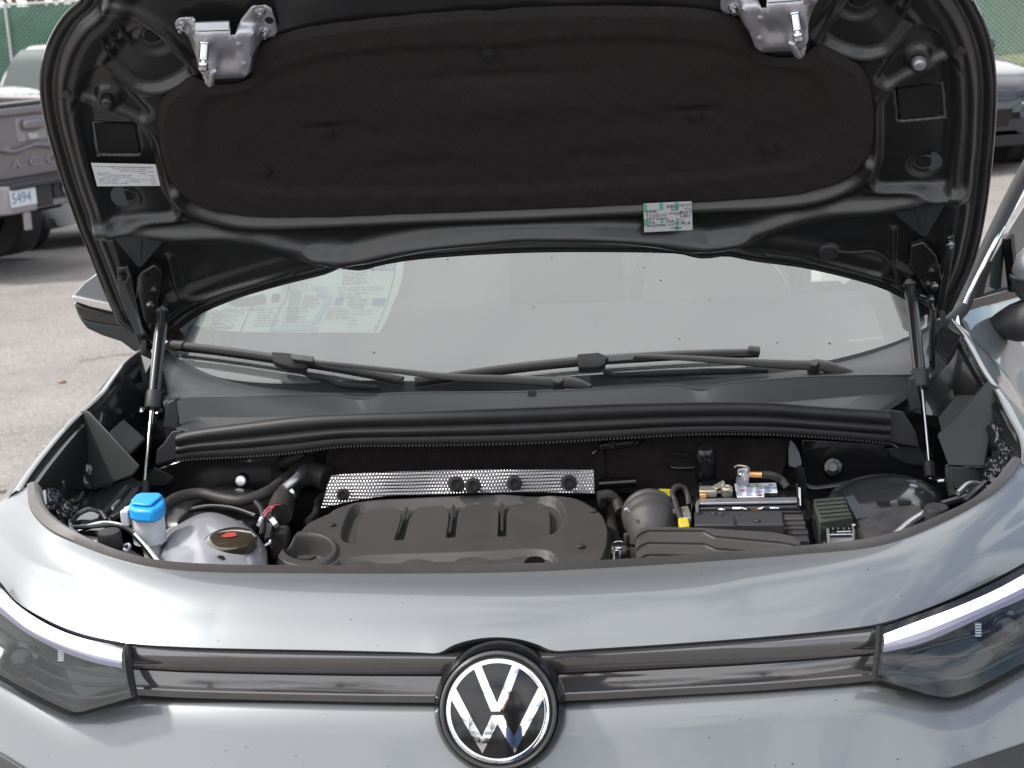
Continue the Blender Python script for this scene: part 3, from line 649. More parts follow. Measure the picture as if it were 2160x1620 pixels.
# black vent slots pressed in the upper corners
for sg in (-1, 1):
    for sl in ([(197,63),(213,74),(223,95),(241,116)], [(215,47),(230,60),(241,80),(257,98)], [(233,29),(249,42),(260,62),(276,81)]):
        pts = [H3(sg*abs(huv(*p)[0]), huv(*p)[1], .007) for p in sl]
        part('vent_slot', *tube(pts, .0027, 8, seg=14), M['black'], hood)
    # black openings
    q = [(196,269),(281,273),(290,331),(205,331)]; pts = [H3(sg*abs(huv(*p)[0]), huv(*p)[1], -.010) for p in q]
    part('panel_opening', *prism(pts, HN*.004), M['black'], hood)
    for x, y, r in ((263,426,.0115),(315,91,.0105)):
        u, v = huv(x, y); part('frame_hole', *lathe([(r, 0), (r, .003), (0, .003)], H3(sg*abs(u), v, -.014), HN, 20), M['black'], hood)
    # grommet, stop plugs
    u, v = huv(228, 207); part('stop_plug', *lathe([(.011, 0), (.011, .008), (.008, .0125), (0, .0135)], H3(sg*abs(u), v, .004), -HN, 20), M['zinc'] if sg > 0 else M['under'], hood)
    u, v = huv(142, 187); part('hood_plug', *lathe([(.008, 0), (.0075, .004), (0, .005)], H3(sg*abs(u), v, .010), -HN, 16), M['plastic'], hood)
    u, v = huv(165, 105)
    # hinge cover plates
    tri = [(233,493),(347,507),(299,563),(290,563)]
    P_ = [H3(sg*abs(huv(*p, .016)[0]), huv(*p, .016)[1], .016) for p in tri]
    part('hinge_cover', *prism(P_, HN*.004), M['cowl'], hood, bevel=.0012)
    P2 = [P_[0]*.62+P_[1]*.38, P_[0]*.42+P_[1]*.58, P_[2]*.8+(P_[0]+P_[1])*.1]
    part('cover_emboss', *prism([p-HN*.001 for p in P2], -HN*.0012), M['cowl'], hood, bevel=.0008)

# ---- latch strikers bolted to the hood ----
brk = [(369,49),(372,42),(379,37),(406,35),(411,42),(409,48),(484,45),(486,60),(486,74),(497,73),(503,54),(509,40),(527,18),(534,12),(560,10),(572,17),(580,39),(586,65),(580,76),(560,79),(550,83),(542,99),(532,117),(528,149),(519,159),(514,162),(454,165),(431,161),(420,146),(413,114),(400,78),(389,66),(372,60)]
def bh(px, py):
    # pressed shape of the bracket, height above the hood frame
    a = sst(np.array(px), 398, 412)*(1-sst(np.array(px), 530, 556)); b = sst(np.array(py), 42, 75)
    h_ = .012+.026*a*(.35+.65*b)
    h_ += -.005*sst(np.array(px), 455, 470)*(1-sst(np.array(px), 495, 512))*sst(np.array(py), 98, 110)*(1-sst(np.array(py), 134, 142))
    h_ += .006*math.exp(-(((px-432)/16)**2+((py-92)/14)**2))+.005*math.exp(-(((px-446)/13)**2+((py-143)/12)**2))
    if py < 50 and 408 < px < 486: h_ += .004
    return float(h_)
def bpt(px, py, sg, dh=0.0):
    h_ = bh(px, py)+dh; u, v = huv(px, py, h_)
    return H3(u if sg < 0 else -u+BOFF[0], v+(BOFF[1] if sg > 0 else 0), h_)
BOFF = (.0, .0)
def triplate(poly, fn, name, mat, solid, parent=None, cuts=3):
    bm = bmesh.new(); vs = [bm.verts.new((x, y, 0)) for x, y in poly]; f = bm.faces.new(vs); bmesh.ops.triangulate(bm, faces=[f])
    for _ in range(cuts):
        es = [e for e in bm.edges if e.calc_length() > 12]
        if not es: break
        bmesh.ops.subdivide_edges(bm, edges=es, cuts=1); bmesh.ops.triangulate(bm, faces=[f for f in bm.faces if len(f.verts) > 3])
    for v in bm.verts: v.co = Vector(fn(v.co.x, v.co.y))
    me = bpy.data.meshes.new(name); bm.to_mesh(me); bm.free()
    return S(link(name, me, mat, sharp=50, solid=solid, offset=0), parent)
for sg in (-1, 1):
    lb = triplate(brk, lambda x, y: bpt(x, y, sg), 'latch_bracket', M['zinc'], .003)
    lb['label'] = 'pressed zinc latch bracket bolted under the hood'
    q = [(411,49),(483,46),(484,64),(412,66)]
    part('bracket_lip', *prism([bpt(x, y, sg, .004) for x, y in q], HN*.004), M['zinc'], lb, bevel=.001)
    b0_, b1_ = bpt(432, 90, sg, .0), bpt(430, 122, sg, .022)
    ax = b1_-b0_
    part('latch_pin', *lathe([(.0085, 0), (.0085, .002), (.0068, .003), (.0066, .022), (.0072, .0225), (.0072, .025), (.004, .026), (.004, .029), (.0078, .030), (.0078, .033), (.006, .034), (.008, .036), (.0065, .041), (.002, .042)], b0_, ax, 24), M['steel'], lb)
    hk = [bpt(450, 142, sg, -.002), bpt(449, 152, sg, .012), bpt(446, 168, sg, .012), bpt(443, 177, sg, .008), bpt(438, 170, sg, .0), bpt(434, 156, sg, -.004)]
    part('striker_hook', *tube(hk, .0052, 10, seg=20), M['zinc'], lb)
    for x, y in ((384,51),(551,22),(561,64)):
        o0 = bpt(x, y, sg, 0); ax = -HN*.7+np.array([-.1*sg*-1, 0, -.25]); 
        part('bolt', *lathe([(.0075, 0), (.0075, .002), (.006, .002), (.006, .007), (.0035, .0075), (.0035, .014), (.0, .0145)], o0, ax, 12), M['steel'], lb)
    o0 = bpt(568, 43, sg, .0016); part('bracket_hole', *lathe([(.0065, 0), (0, .0006)], o0, -HN, 14), M['black'], lb)
    o0 = bpt(504, 92, sg, .0); part('bracket_dimple', *lathe([(.005, 0), (.004, .003), (.0, .005)], o0, -HN, 12), M['zinc'], lb)
    o0 = bpt(514, 134, sg, .0); part('bracket_dimple', *lathe([(.006, 0), (.005, .003), (.0, .005)], o0, -HN, 12), M['zinc'], lb)

# ---- stickers ----
def quad_label(name, q, h, mat, parent=None, label=None):
    P_ = [HX(*p, h) for p in q]; o = part(name, *prism(P_, HN*.0006), mat, parent)
    if label: o['label'] = label
    xd = P_[1]-P_[0]; yd = P_[0]-P_[3]
    W_, H_ = np.linalg.norm(xd), np.linalg.norm(yd); xd = xd/W_; yd = yd/H_
    def at(x, y, dh=.0004): return P_[3]+xd*W_*x+yd*H_*y-HN*dh
    return o, at, xd, yd, W_, H_
# emissions sticker, left
es_, at, xd, yd, W_, H_ = quad_label('emissions_label', [(192,344),(328,347),(338,392),(205,393)], .010, M['paper'], None, 'pale printed label on the left side of the raised hood')
mb = MB(); random.seed(3)
for r_ in range(9):
    y = .86-.088*r_; x = .05
    while x < .93:
        l = random.uniform(.03, .16)
        if random.random() < .72 and not (r_ > 6 and .62 < x < .82): mb.add(*prism([at(x, y), at(min(.95, x+l), y), at(min(.95, x+l), y+.022), at(x, y+.022)], -HN*.0002))
        x += l+.025
mb.build('printed_lines', pm('pale_ink', (.25, .25, .30), .6), None); S(bpy.data.objects['printed_lines'], es_)
text_o = text_mesh('printed_text', 'EMISSION CONTROL INFORMATION', .0042, at(.28, .84), xd, yd, M['red'], None); S(text_o, es_)
# build sheet sticker, right of the middle
q = [(1357,430),(1459,425),(1461,485),(1359,490)]
bs, at, xd, yd, W_, H_ = quad_label('build_sticker', q, .0245, M['paper'], None, 'white sticker with green bars and option codes on the hood rib')
for x0, x1, y0, y1 in ((0, .07, .72, 1), (.33, .41, .76, 1), (.66, .73, .72, 1), (.0, .06, .22, .48), (.35, .40, .3, .5), (.67, .72, .0, .45)):
    part('green_bar', *prism([at(x0, y0, .0002), at(x1, y0, .0002), at(x1, y1, .0002), at(x0, y1, .0002)], -HN*.0002), M['paper_g'], bs)
for s_, x, y, z in (('ABC', .47, .82, .16), ('349E', .04, .68, .15), ('T12', .05, .55, .14), ('G1G', .25, .54, .14), ('1E7', .05, .42, .14), ('7L6', .06, .30, .14), ('9V2', .06, .18, .14), ('9AK', .26, .19, .14), ('BOT', .76, .60, .15), ('UB1', .76, .47, .15), ('7L6', .78, .22, .16), ('1SA', .45, .31, .14), ('4A3', .52, .60, .10), ('Q5', .645, .58, .12), ('0SA 9N2', .25, .43, .09), ('18727+1', .74, .85, .12), ('4GH', .86, .74, .09), ('EL5', .58, .73, .10), ('15A', .54, .08, .11), ('E0A', .66, .08, .10), ('7L3', .50, .20, .10), ('C1', .74, .36, .10), ('UC2', .63, .24, .12)):
    S(text_mesh('printed_text', s_, H_*z, at(x, y), xd, yd, M['ink'], None, lift=.0003), bs)
# washer hose and nozzle on the right rear edge
part('washer_nozzle', *lathe([(.019, 0), (.019, .004), (.016, .009), (.006, .010), (0, .010)], HX(1748, 527, .006), -HN, 24), M['plastic'], hood)
part('washer_hose', *tube([HX(*p, .014) for p in ((1765,530),(1800,533),(1838,531),(1868,545),(1888,572),(1896,598),(1906,602))], .0036, 8, seg=40), M['rubber'], hood)
# ================= cowl, seals, wipers, struts, hinges =================
def W3(l, off=0): return [HIT(x, y, lambda a, b: fW(a, b)+off) for x, y in l]
def fan(name, pts, mat, ext=None, parent=None, **k):
    """a plate with free corners (triangulated), given thickness by ext"""
    bm = bmesh.new(); vs = [bm.verts.new(Vector(p)) for p in pts]; f = bm.faces.new(vs); bmesh.ops.triangulate(bm, faces=[f])
    if ext is not None:
        r = bmesh.ops.extrude_face_region(bm, geom=bm.faces[:]); bmesh.ops.translate(bm, verts=[v for v in r['geom'] if isinstance(v, bmesh.types.BMVert)], vec=Vector(ext))
    bmesh.ops.recalc_face_normals(bm, faces=bm.faces)
    me = bpy.data.meshes.new(name); bm.to_mesh(me); bm.free(); return S(link(name, me, mat, sharp=30, **k), parent)
def q3(pts): return [PZ(x, y, z) for x, y, z in pts]
def q3p(pts):
    """photo points with rough heights, laid onto their common plane"""
    P_ = np.array([PZ(x, y, z) for x, y, z in pts]); c = P_.mean(0); n = np.linalg.svd(P_-c)[2][2]
    o = []
    for x, y, z in pts:
        d = ray(x, y); den = d@n; o.append(CAM+d*(((c-CAM)@n)/den) if abs(den) > .12 else PZ(x, y, z))
    return o
def yq(pts): return [PY(x, y, z) for x, y, z in pts]
NC = 120
gS = lambda o: (lambda x, z: .585+.20*x*x+o)
ct = crv([HITY(*p, gS(.0)) for p in [(374,916),(400,908),(533,889),(633,877),(720,872),(900,866),(1100,859),(1280,852),(1440,848),(1607,848),(1740,858),(1877,866)]], NC)
cb = crv([HITY(*p, gS(.0)) for p in [(374,972),(400,968),(533,961),(633,952),(720,941),(900,938),(1100,934),(1280,925),(1440,916),(1607,915),(1740,922),(1877,934)]], NC)
rows = []
for t, o, in ((0, -.022), (0, 0), (.05, .006), (.14, .0125), (.24, .0155), (.34, .0145), (.42, .009), (.46, .006), (.50, .008), (.57, .0125), (.66, .013), (.73, .008), (.76, .003), (.80, .005), (.90, .0055), (.985, .005), (1.0, .002), (1.0, -.02)):
    rows.append(ct*(1-t)+cb*t+np.array([0, -1, .35])*o*(.78 if o > 0 else 1))
V, F = grid(rows); m_ = len(rows); F += [tuple(range(0, NC*m_, NC)), tuple(range(NC-1, NC*m_, NC))[::-1]]
part('cowl_seal', V, F, M['rubber'], sharp=60)
# serrated lower lip
mb = MB(); d = cb[1:]-cb[:-1]
lipc = crv(cb, 420)
for i in range(0, 419, 2): mb.add(*prism([lipc[i]+np.array([0, -.003, .002]), lipc[i+1]+np.array([0, -.003, .002]), lipc[i+1]+np.array([0, -.004, -.0010]), lipc[i]+np.array([0, -.004, -.0010])], (0, -.0025, 0)))
o = mb.build('seal_serration', M['rubber'], sharp=0); S(o); o['kind'] = 'stuff'
# cowl tray: two steps between the seal and the glass
gT = lambda o: (lambda x, z: .585+.17*x*x+o)
te = crv([HITY(*p, gT(.165)) for p in [(345,846),(367,840),(533,835),(720,833),(733,837),(760,839),(790,837),(800,832),(1100,826),(1300,818),(1436,812),(1450,817),(1490,820),(1512,812),(1689,795),(1915,790),(1930,790)]], NC)
st_ = crv([HITY(*p, gT(.10)) for p in [(350,882),(373,880),(533,880),(720,874),(1100,862),(1300,856),(1440,852),(1640,849),(1707,843),(1920,828),(1934,828)]], NC)
part('cowl_tray', *grid([te+np.array([0, .03, -.03]), te+np.array([0, .006, -.0006]), te, te+np.array([0, -.004, -.0025]), st_*1.0+np.array([0, .002, .001]), st_, ct+np.array([0, .02, -.006]), ct+np.array([0, .0, -.02])]), M['cowl'], sharp=25)
part('tray_clip', *prism([HITY(*p, gT(.16)) for p in [(1113,825),(1131,824),(1131,860),(1113,861)]], (0, -.006, .002)), M['plastic'], bevel=.001)
# side shoulders of the cowl rising beside the glass
w0 = crv(W3([(330,735),(365,752),(440,790),(520,812),(620,824),(760,829),(1080,824),(1300,812),(1500,800),(1700,778),(1820,752),(1930,712),(1972,692)], .006), NC)
te2 = te+np.array([0, .006, -.001])
part('cowl_panel', *grid([w0+np.array([0, .02, -.004]), w0, w0*.66+te2*.34+np.array([0, 0, -.006]), w0*.33+te2*.67+np.array([0, 0, -.012]), te2+np.array([0, 0, -.014])]), M['cowl'], sharp=40)
# end caps of the seal
for z in (0,):
    part('seal_end_cap', *prism(yq([(362,910,.655),(383,907,.655),(386,964,.655),(327,981,.655),(331,948,.655),(345,935,.655)]), (0, .03, -.01)), M['plastic'], bevel=.002)
    part('seal_end_cap', *prism(yq([(1874,863,.66),(1904,867,.66),(1932,908,.66),(1940,944,.66),(1872,932,.66)]), (0, .03, -.01)), M['plastic'], bevel=.002)
    fan('cowl_bracket', yq([(1868,945,.69),(1939,940,.69),(1960,984,.69),(1915,978,.69),(1880,962,.69)]), M['cowl'], (0, .01, -.008), bevel=.0015)
    fan('cowl_bracket', yq([(327,985,.69),(368,1006,.69),(352,1022,.69),(306,1028,.69),(312,1000,.69)]), M['cowl'], (0, .01, -.008), bevel=.0015)

# ---- fender top plastics ----
gp = M['cowl']
M['guide'] = pm('air_guide_plastic', (.030, .0315, .032), .45, 0, spec=.4, var=.18, vscale=9, bump=.3, bscale=1200)
fan('air_guide', q3p([(152,886,1.015),(166,868,1.03),(178,864,1.032),(189,868,1.03),(232,914,1.005),(296,983,.965),(280,1003,.95),(194,1037,.90),(187,1003,.93),(152,925,.99)]), M['guide'], (-.004, .010, -.004), bevel=.0035, segs=3)
fan('air_guide', q3p([(2068,818,1.03),(2083,804,1.032),(2108,818,1.03),(2120,866,1.0),(2088,918,.975),(2077,984,.93),(2001,982,.945),(1977,916,.97),(1990,903,.985),(2040,853,1.01)]), M['guide'], (.004, .010, -.004), bevel=.002)
fan('air_guide', q3p([(2001,984,.944),(2077,986,.929),(2060,1045,.90),(2010,1052,.90)]), M['guide'], (.004, .010, -.004), bevel=.002)
fan('fender_shelf', q3p([(230,910,1.0),(260,883,1.0),(306,924,.975),(272,957,.965)]), M['guide'], (0, .004, -.006), bevel=.003, segs=3)
fan('fender_shelf', q3p([(306,925,0.899),(345,930,0.895),(330,958,0.880),(332,990,0.865),(300,1010,0.855),(285,992,0.865),(275,957,0.885)]), M['guide'], (0, .004, -.006), bevel=.003, segs=3)
fan('fender_shelf', q3p([(1980,878,.99),(2020,832,1.005),(2058,833,1.01),(2040,855,1.005),(1988,912,.975)]), M['guide'], (0, .004, -.006), bevel=.003, segs=3)
fan('fender_shelf', q3p([(1908,870,0.910),(1960,872,0.905),(1980,880,0.905),(1988,912,0.890),(1958,985,0.855),(1938,940,0.880),(1934,908,0.895)]), M['guide'], (0, .004, -.006), bevel=.003, segs=3)
# rounded inner lips of the fenders
for sg, A_, B_ in ((-1, [(292,745),(268,766),(214,836),(165,880)], [(300,800,.99),(287,822,.985),(262,884,.985),(215,905,.985)]), (1, [(2002,690),(2030,710),(2073,786),(2112,850)], [(2000,745,1.0),(2008,785,.99),(2055,835,.99),(2085,850,.99)])):
    a = crv([HIT(*p, lambda x, y: fF(x, y)-.003) for p in A_], 30); b = crv([PZ(*p) for p in B_], 30)
    rows = []
    for t in np.linspace(0, 1, 12):
        rows.append(a*(1-t)+b*t+np.array([0, 0, 1])*(.012*math.sin(math.pi*min(1, t*1.6))-.022*math.sin(math.pi*max(0, (t-.35)/.65))))
    part('fender_inner_lip', *grid(rows), M['plastic'], sharp=50)
    # thin bright return flange along the fender edge
    e = crv([HIT(*p, fF) for p in (Lf if sg < 0 else Rf)[1:]], 60)
    part('fender_flange', *grid([e+np.array([-.001*sg, 0, .0015]), e+np.array([-.004*sg, 0, .001]), e+np.array([-.005*sg, 0, -.012]), e+np.array([-.012*sg, 0, -.014]), e+np.array([-.014*sg, 0, -.05]), e+np.array([-.02*sg, 0, -.2])]), M['under2'], sharp=40)
# cowl corners
fan('cowl_corner', q3([(268,766,1.06),(290,745,1.07),(318,735,1.07),(322,760,1.06),(300,800,1.03),(286,775,1.045)]), M['under2'], (0, 0, -.01))
fan('cowl_corner', q3([(2026,708,1.07),(1998,690,1.08),(1975,692,1.075),(1975,730,1.05),(1998,760,1.03),(2015,735,1.05)]), M['under2'], (0, 0, -.01))
# dark wells under the hinges
fan('hinge_well', q3p([(286,770,1.02),(345,760,1.02),(372,845,.97),(375,905,.95),(345,930,.93),(300,925,.93),(262,885,.95),(286,822,.98)]), M['under2'], (0, 0, -.02))
fan('hinge_well', q3p([(1935,735,1.02),(2015,730,1.02),(2008,785,.98),(2020,832,.96),(1980,878,.95),(1905,868,.96),(1916,800,.98)]), M['under2'], (0, 0, -.02))
for l in ([(352,850),(368,842),(375,882),(377,905),(344,900)], [(1918,800),(1930,795),(1945,860),(1918,868),(1916,830)]):
    part('tray_end', *prism([PY(x, y, .70) for x, y in l], (0, .01, 0)), M['cowl'], bevel=.0015)

# ---- gas struts ----
ST, SB = np.array([.659, .920, 1.158]), np.array([.655, .778, .994]); dS = (ST-SB)
for sg in (-1, 1):
    tpx, bpx = ((345,637),(321,862)) if sg < 0 else ((1917,580),(1943,818))
    a = PY(*tpx, .915); b = PY(*bpx, .775)
    c = b+(b-a)*.80
    if sg > 0: c = PY(1963, 1012, .655)
    else: c = PY(302, 1052, .655)
    st = part('gas_strut', *tube([a+(b-a)*.06, b+(a-b)*.12], .0105, 20), M['under2'])
    st['label'] = 'black gas strut holding up the hood'
    part('strut_sleeve', *lathe([(.0105, 0), (.0135, .001), (.0135, .030), (.012, .033), (.004, .0335)], b+(a-b)*.15, b-a, 24), M['plastic'], st)
    part('piston_rod', *tube([b, c], .0042, 14), M['steel'], st)
    e = c-(c-b)/np.linalg.norm(c-b)*.012
    part('ball_socket', *lathe([(.007, -.02), (.010, -.018), (.010, .008), (.006, .010)], e, c-b, 8), M['plastic'], st)
    part('ball_socket', *lathe([(.006, -.006), (.0125, 0), (.0135, .012), (.0125, .024), (.010, .028)], a+(a-b)*.02, b-a, 20), M['gloss'], st)
    part('ball_stud', *tube([a, a+np.array([-sg*-.028, .005, 0])], .004, 10), M['steel'], st)
    part('strut_bracket', *tube([c, c+np.array([sg*.035, .0, -.004])], .0045, 10), M['steel'], st)
# ---- hood hinges ----
for sg in (-1, 1):
    if sg < 0:
        arm = [(246,566),(270,563),(276,580),(262,600),(300,690),(326,735),(300,745),(280,690),(250,620)]
        pl = [(290,585),(300,575),(325,560),(342,575),(333,640),(330,690),(318,720),(300,700),(285,650)]
        lo_ = [(298,716),(309,712),(305,800),(300,860),(283,872),(290,800)]
        lo2 = [(326,700),(340,760),(352,820),(358,868),(330,880),(310,860),(318,790)]
    else:
        arm = [(1998,500),(2012,497),(2014,520),(2000,600),(1990,650),(1975,655),(1985,600),(1995,540)]
        pl = [(1922,520),(1948,512),(1975,540),(1990,600),(1975,655),(1965,640),(1940,590),(1918,560)]
        lo_ = [(1981,655),(1993,655),(2008,735),(2006,770),(1993,780),(1995,735)]
        lo2 = [(1945,625),(1960,632),(1970,655),(1972,760),(1976,850),(1962,866),(1950,866),(1960,845),(1957,760),(1955,670)]
    hg = fan('hinge', [HX(x, y, .030) for x, y in arm], M['under2'], HN*.005, bevel=.001); hg['label'] = 'black hood hinge'
    fan('hinge_plate', [HX(x, y, .020) for x, y in pl], M['under2'], HN*.012, hg, bevel=.002)
    fan('hinge_arm', [PY(x, y, .93) for x, y in lo_], M['plastic'], (0, .008, 0), hg, bevel=.0015)
    if sg > 0: part('hinge_arm', *tube([PY(x, y, .92) for x, y in ((1938,622),(1958,632),(1968,655),(1966,700),(1967,780),(1972,840),(1962,862),(1948,866))], .0055, 10, seg=40), M['under2'], hg)
    else: fan('hinge_arm', [PY(x, y, .88) for x, y in lo2], M['under2'], (0, .01, 0), hg, bevel=.002)
    for x, y in (((258,585),(305,600),(318,640),(322,685)) if sg < 0 else ((2003,513),(1975,560),(1970,600),(1962,628))):
        part('hinge_bolt', *lathe([(.007, 0), (.007, .004), (.0045, .005), (.0045, .010), (0, .0105)], HX(x, y, .032), -HN, 10), M['under'] if (x+y) % 2 else M['steel'], hg)
for l in ([(300,868),(318,872)], [(338,872),(340,868)]):
    part('body_bolt', *lathe([(.007, 0), (.007, .006), (.004, .007), (0, .007)], PZ(*l[0], .985), (0, -.5, .8), 8), M['steel'])

# ---- wipers ----
def band(name, pts, off, r, mat, parent=None, sec=None, seg=50, up=(0, -.4, .9)):
    P_ = [HIT(x, y, lambda a, b: fW(a, b)+off) for x, y in pts]; return part(name, *tube(P_, r, 12, sec=sec, seg=seg, up=up), mat, parent)
flat = [(math.cos(a), .55*math.sin(a)+(.25 if math.sin(a) > .5 else 0)) for a in np.linspace(0, 2*math.pi, 13)[:-1]]
M['wiper'] = pm('wiper_black', (.022, .020, .020), .38, 0, spec=.5, var=.2, vscale=20)
for k in range(2):
    if k == 0:
        bl = [(366,727),(430,734),(500,743),(590,756),(700,772),(800,790),(850,800)]
        arm = [(640,762),(720,770),(850,785),(960,797),(1080,802),(1180,808)]
        piv = [(1178,806),(1200,808),(1222,812),(1246,818)]
        con = [(573,742),(614,745),(618,757),(650,763),(645,776),(612,775),(577,762)]
        lk = [(640,785),(660,795),(690,800),(720,812),(800,818)]
        rest = [(878,803),(905,795),(960,792)]
    else:
        bl = [(875,803),(930,796),(1000,786),(1100,773),(1215,761),(1330,753),(1450,746),(1600,741)]
        arm = [(1277,755),(1340,752),(1443,756),(1560,764),(1660,770),(1712,772)]
        piv = [(1716,770),(1740,774),(1775,784),(1812,793)]
        con = [(1217,747),(1262,743),(1279,751),(1276,768),(1262,774),(1220,775)]
        lk = [(1275,785),(1290,790),(1380,788),(1500,784),(1620,782)]
    wi = band('wiper', bl, .026, [.007, .0078, .0078, .007, .0055], M['wiper'], None, flat); wi['label'] = 'black windscreen wiper, '+('left blade' if k == 0 else 'right blade')
    band('wiper_rubber', [(x, y+9) for x, y in bl], .010, .0035, M['black'], wi)
    band('wiper_arm', arm, .042, [.004, .005, .0065, .0085, .0105], M['wiper'], wi, flat)
    band('wiper_pivot', piv, .040, [.012, .012, .010, .006], M['wiper'], wi, flat)
    pp = HIT(*piv[0], lambda a, b: fW(a, b)+.045); part('pivot_cap', *lathe([(.0105, -.02), (.0105, .004), (.008, .006), (0, .006)], pp, (0, -.3, .9), 20), M['wiper'], wi)
    fan('blade_clip', [HIT(x, y, lambda a, b: fW(a, b)+.040) for x, y in con], M['black'], (0, .003, -.010), wi, bevel=.001)
    cl = [(612,745),(662,752),(660,763),(616,757)] if k == 0 else [(1283,751),(1338,750),(1336,758),(1284,762)]
    fan('arm_clip', [HIT(x, y, lambda a, b: fW(a, b)+.050) for x, y in cl], M['plastic'], (0, .003, -.006), wi, bevel=.001)
    band('wiper_link', lk, .020, [.004, .006, .006, .004], M['black'], wi)
    ends = (bl[0],) if k == 0 else (bl[-1],)
    for ex_, ey_ in ends:
        s_ = 1 if k == 0 else -1
        band('blade_end', [(ex_-s_*3, ey_), (ex_+s_*22, ey_+s_*2.5)], .0265, .0095, M['wiper'], wi, flat, seg=6)

# ---- price sheet stuck inside the glass ----
def G(x, y, o=-.005): return HIT(x, y, lambda a, b: fW(a, b)+o)
M['sheet'] = pm('window_sheet', (.74, .83, .77), .6)
mp_ = [(800,702),(815,676),(828,643),(840,615),(848,587),(853,550),(852,500),(400,500),(330,640),(370,668),(400,684),(440,694),(503,700),(567,701)]
sh = fan('price_sheet', [G(x, y) for x, y in mp_], M['sheet']); sh['label'] = 'pale printed price sheet behind the windscreen'
def dark(name, q, mat): return fan(name, [G(x, y, -.0035) for x, y in q], mat, None, sh)
dark('printed_header', [(640,547),(836,549),(834,571),(790,569),(640,566)], M['ink_b'])
dark('printed_footer', [(570,693),(674,689),(672,695),(567,700)], M['ink_lb'])
dark('printed_box', [(787,628),(814,629),(810,645),(783,643)], M['ink_b'])
dark('printed_box', [(708,629),(726,628),(720,642),(704,641)], M['ink_b'])
dark('printed_band', [(480,640),(500,630),(560,620),(560,638),(532,642),(500,646)], M['ink'])
dark('printed_box', [(575,620),(592,619),(586,634),(571,636)], M['ink'])
for q in ([(690,625),(703,622),(672,680),(656,684)], [(656,604),(690,603),(700,640),(694,641)]): dark('printed_watermark', q, M['ink_lb'])
mb = MB(); random.seed(11)
def ln(x0, y0, x1, y1, w_=1.3):
    a, b = G(x0, y0, -.0034), G(x1, y1, -.0034); c_, d_ = G(x1, y1+w_, -.0034), G(x0, y0+w_, -.0034); mb.add([a, b, c_, d_], [(0, 1, 2, 3)])
ln(610,593,568,700,1); 
for q in ([(611,590),(604,625),(590,650),(568,700)], [(532,643),(520,665),(506,700)], [(832,571),(826,600),(815,640),(790,700)]):
    for (x0, y0), (x1, y1) in zip(q[:-1], q[1:]):
        mb.add([G(x0, y0, -.0034), G(x0+2, y0, -.0034), G(x1+2, y1, -.0034), G(x1, y1, -.0034)], [(0, 1, 2, 3)])
def para(x0, x1, y0, y1, step=3.6, sk=-.35, rag=.3, w_=1.2):
    y = y0
    while y < y1:
        xs_ = x0+(y-y0)*sk; xe = x1+(y-y0)*sk-(x1-x0)*random.uniform(0, rag); x = xs_
        while x < xe:
            l = random.uniform(8, 40); ln(x, y-(x-x0)*.02, min(xe, x+l), y-(x-x0)*.02, w_); x += l+random.uniform(2, 5)
        y += step
para(722,790,574,598,3.4,-.05,.5); para(712,812,606,614,5,-.1,.1); para(715,778,618,630,3,-.2,.4); para(735,782,631,646,3.5,-.3,.2); para(692,745,650,675,3.6,-.35,.3); para(745,790,648,690,7,-.3,.8)
para(600,690,583,612,4,-.3,.6); para(612,640,612,678,2.6,-.15,.2); para(640,690,622,650,3.6,-.2,.4); para(600,680,650,690,6,-.2,.7)
para(545,600,648,692,5.5,-.25,.5); para(450,520,655,692,5,-.25,.5); para(470,560,650,654,3,0,.1); para(420,500,690,696,3,0,.2); para(430,480,655,690,4,-.2,.4)
o = mb.build('printed_lines', M['ink'], sharp=0); S(o, sh)
# small round badge in the header
ctr_ = (822, 560); 
V_ = []
for r0, r1 in ((8.2, 6.9),):
    ro_ = [G(ctr_[0]+r0*math.cos(a), ctr_[1]+r0*math.sin(a), -.003) for a in np.linspace(0, 2*math.pi, 25)[:-1]]; ri_ = [G(ctr_[0]+r1*math.cos(a), ctr_[1]+r1*math.sin(a), -.003) for a in np.linspace(0, 2*math.pi, 25)[:-1]]
    part('printed_ring', *grid([ro_, ri_], True), M['paper'], sh, sharp=0)
def zig(q, w_=1.6):
    m2 = MB()
    for (x0, y0), (x1, y1) in zip(q[:-1], q[1:]):
        m2.add([G(ctr_[0]+x0-w_/2, ctr_[1]+y0, -.003), G(ctr_[0]+x0+w_/2, ctr_[1]+y0, -.003), G(ctr_[0]+x1+w_/2, ctr_[1]+y1, -.003), G(ctr_[0]+x1-w_/2, ctr_[1]+y1, -.003)], [(0, 1, 2, 3)])
    S(m2.build('printed_letter', M['paper'], sharp=0), sh)
zig([(-3,-6.5),(0,0),(3,-6.5)]); zig([(-6.5,-3),(-2.8,6),(0,1),(2.8,6),(6.5,-3)])
# thin pale arc and a sticker strip on the glass
M['arc_mark'] = pm('pale_mark', (.30, .32, .32), .5)
part('pale_arc_mark', *tube([G(x, y, .001) for x, y in ((1606,549),(1628,558),(1648,578),(1661,602))], .0006, 4, seg=16), M['arc_mark'])
dark_ = fan('glass_sticker', [G(x, y, -.004) for x, y in [(1790,716),(1862,709),(1863,714),(1791,722)]], M['paper'])
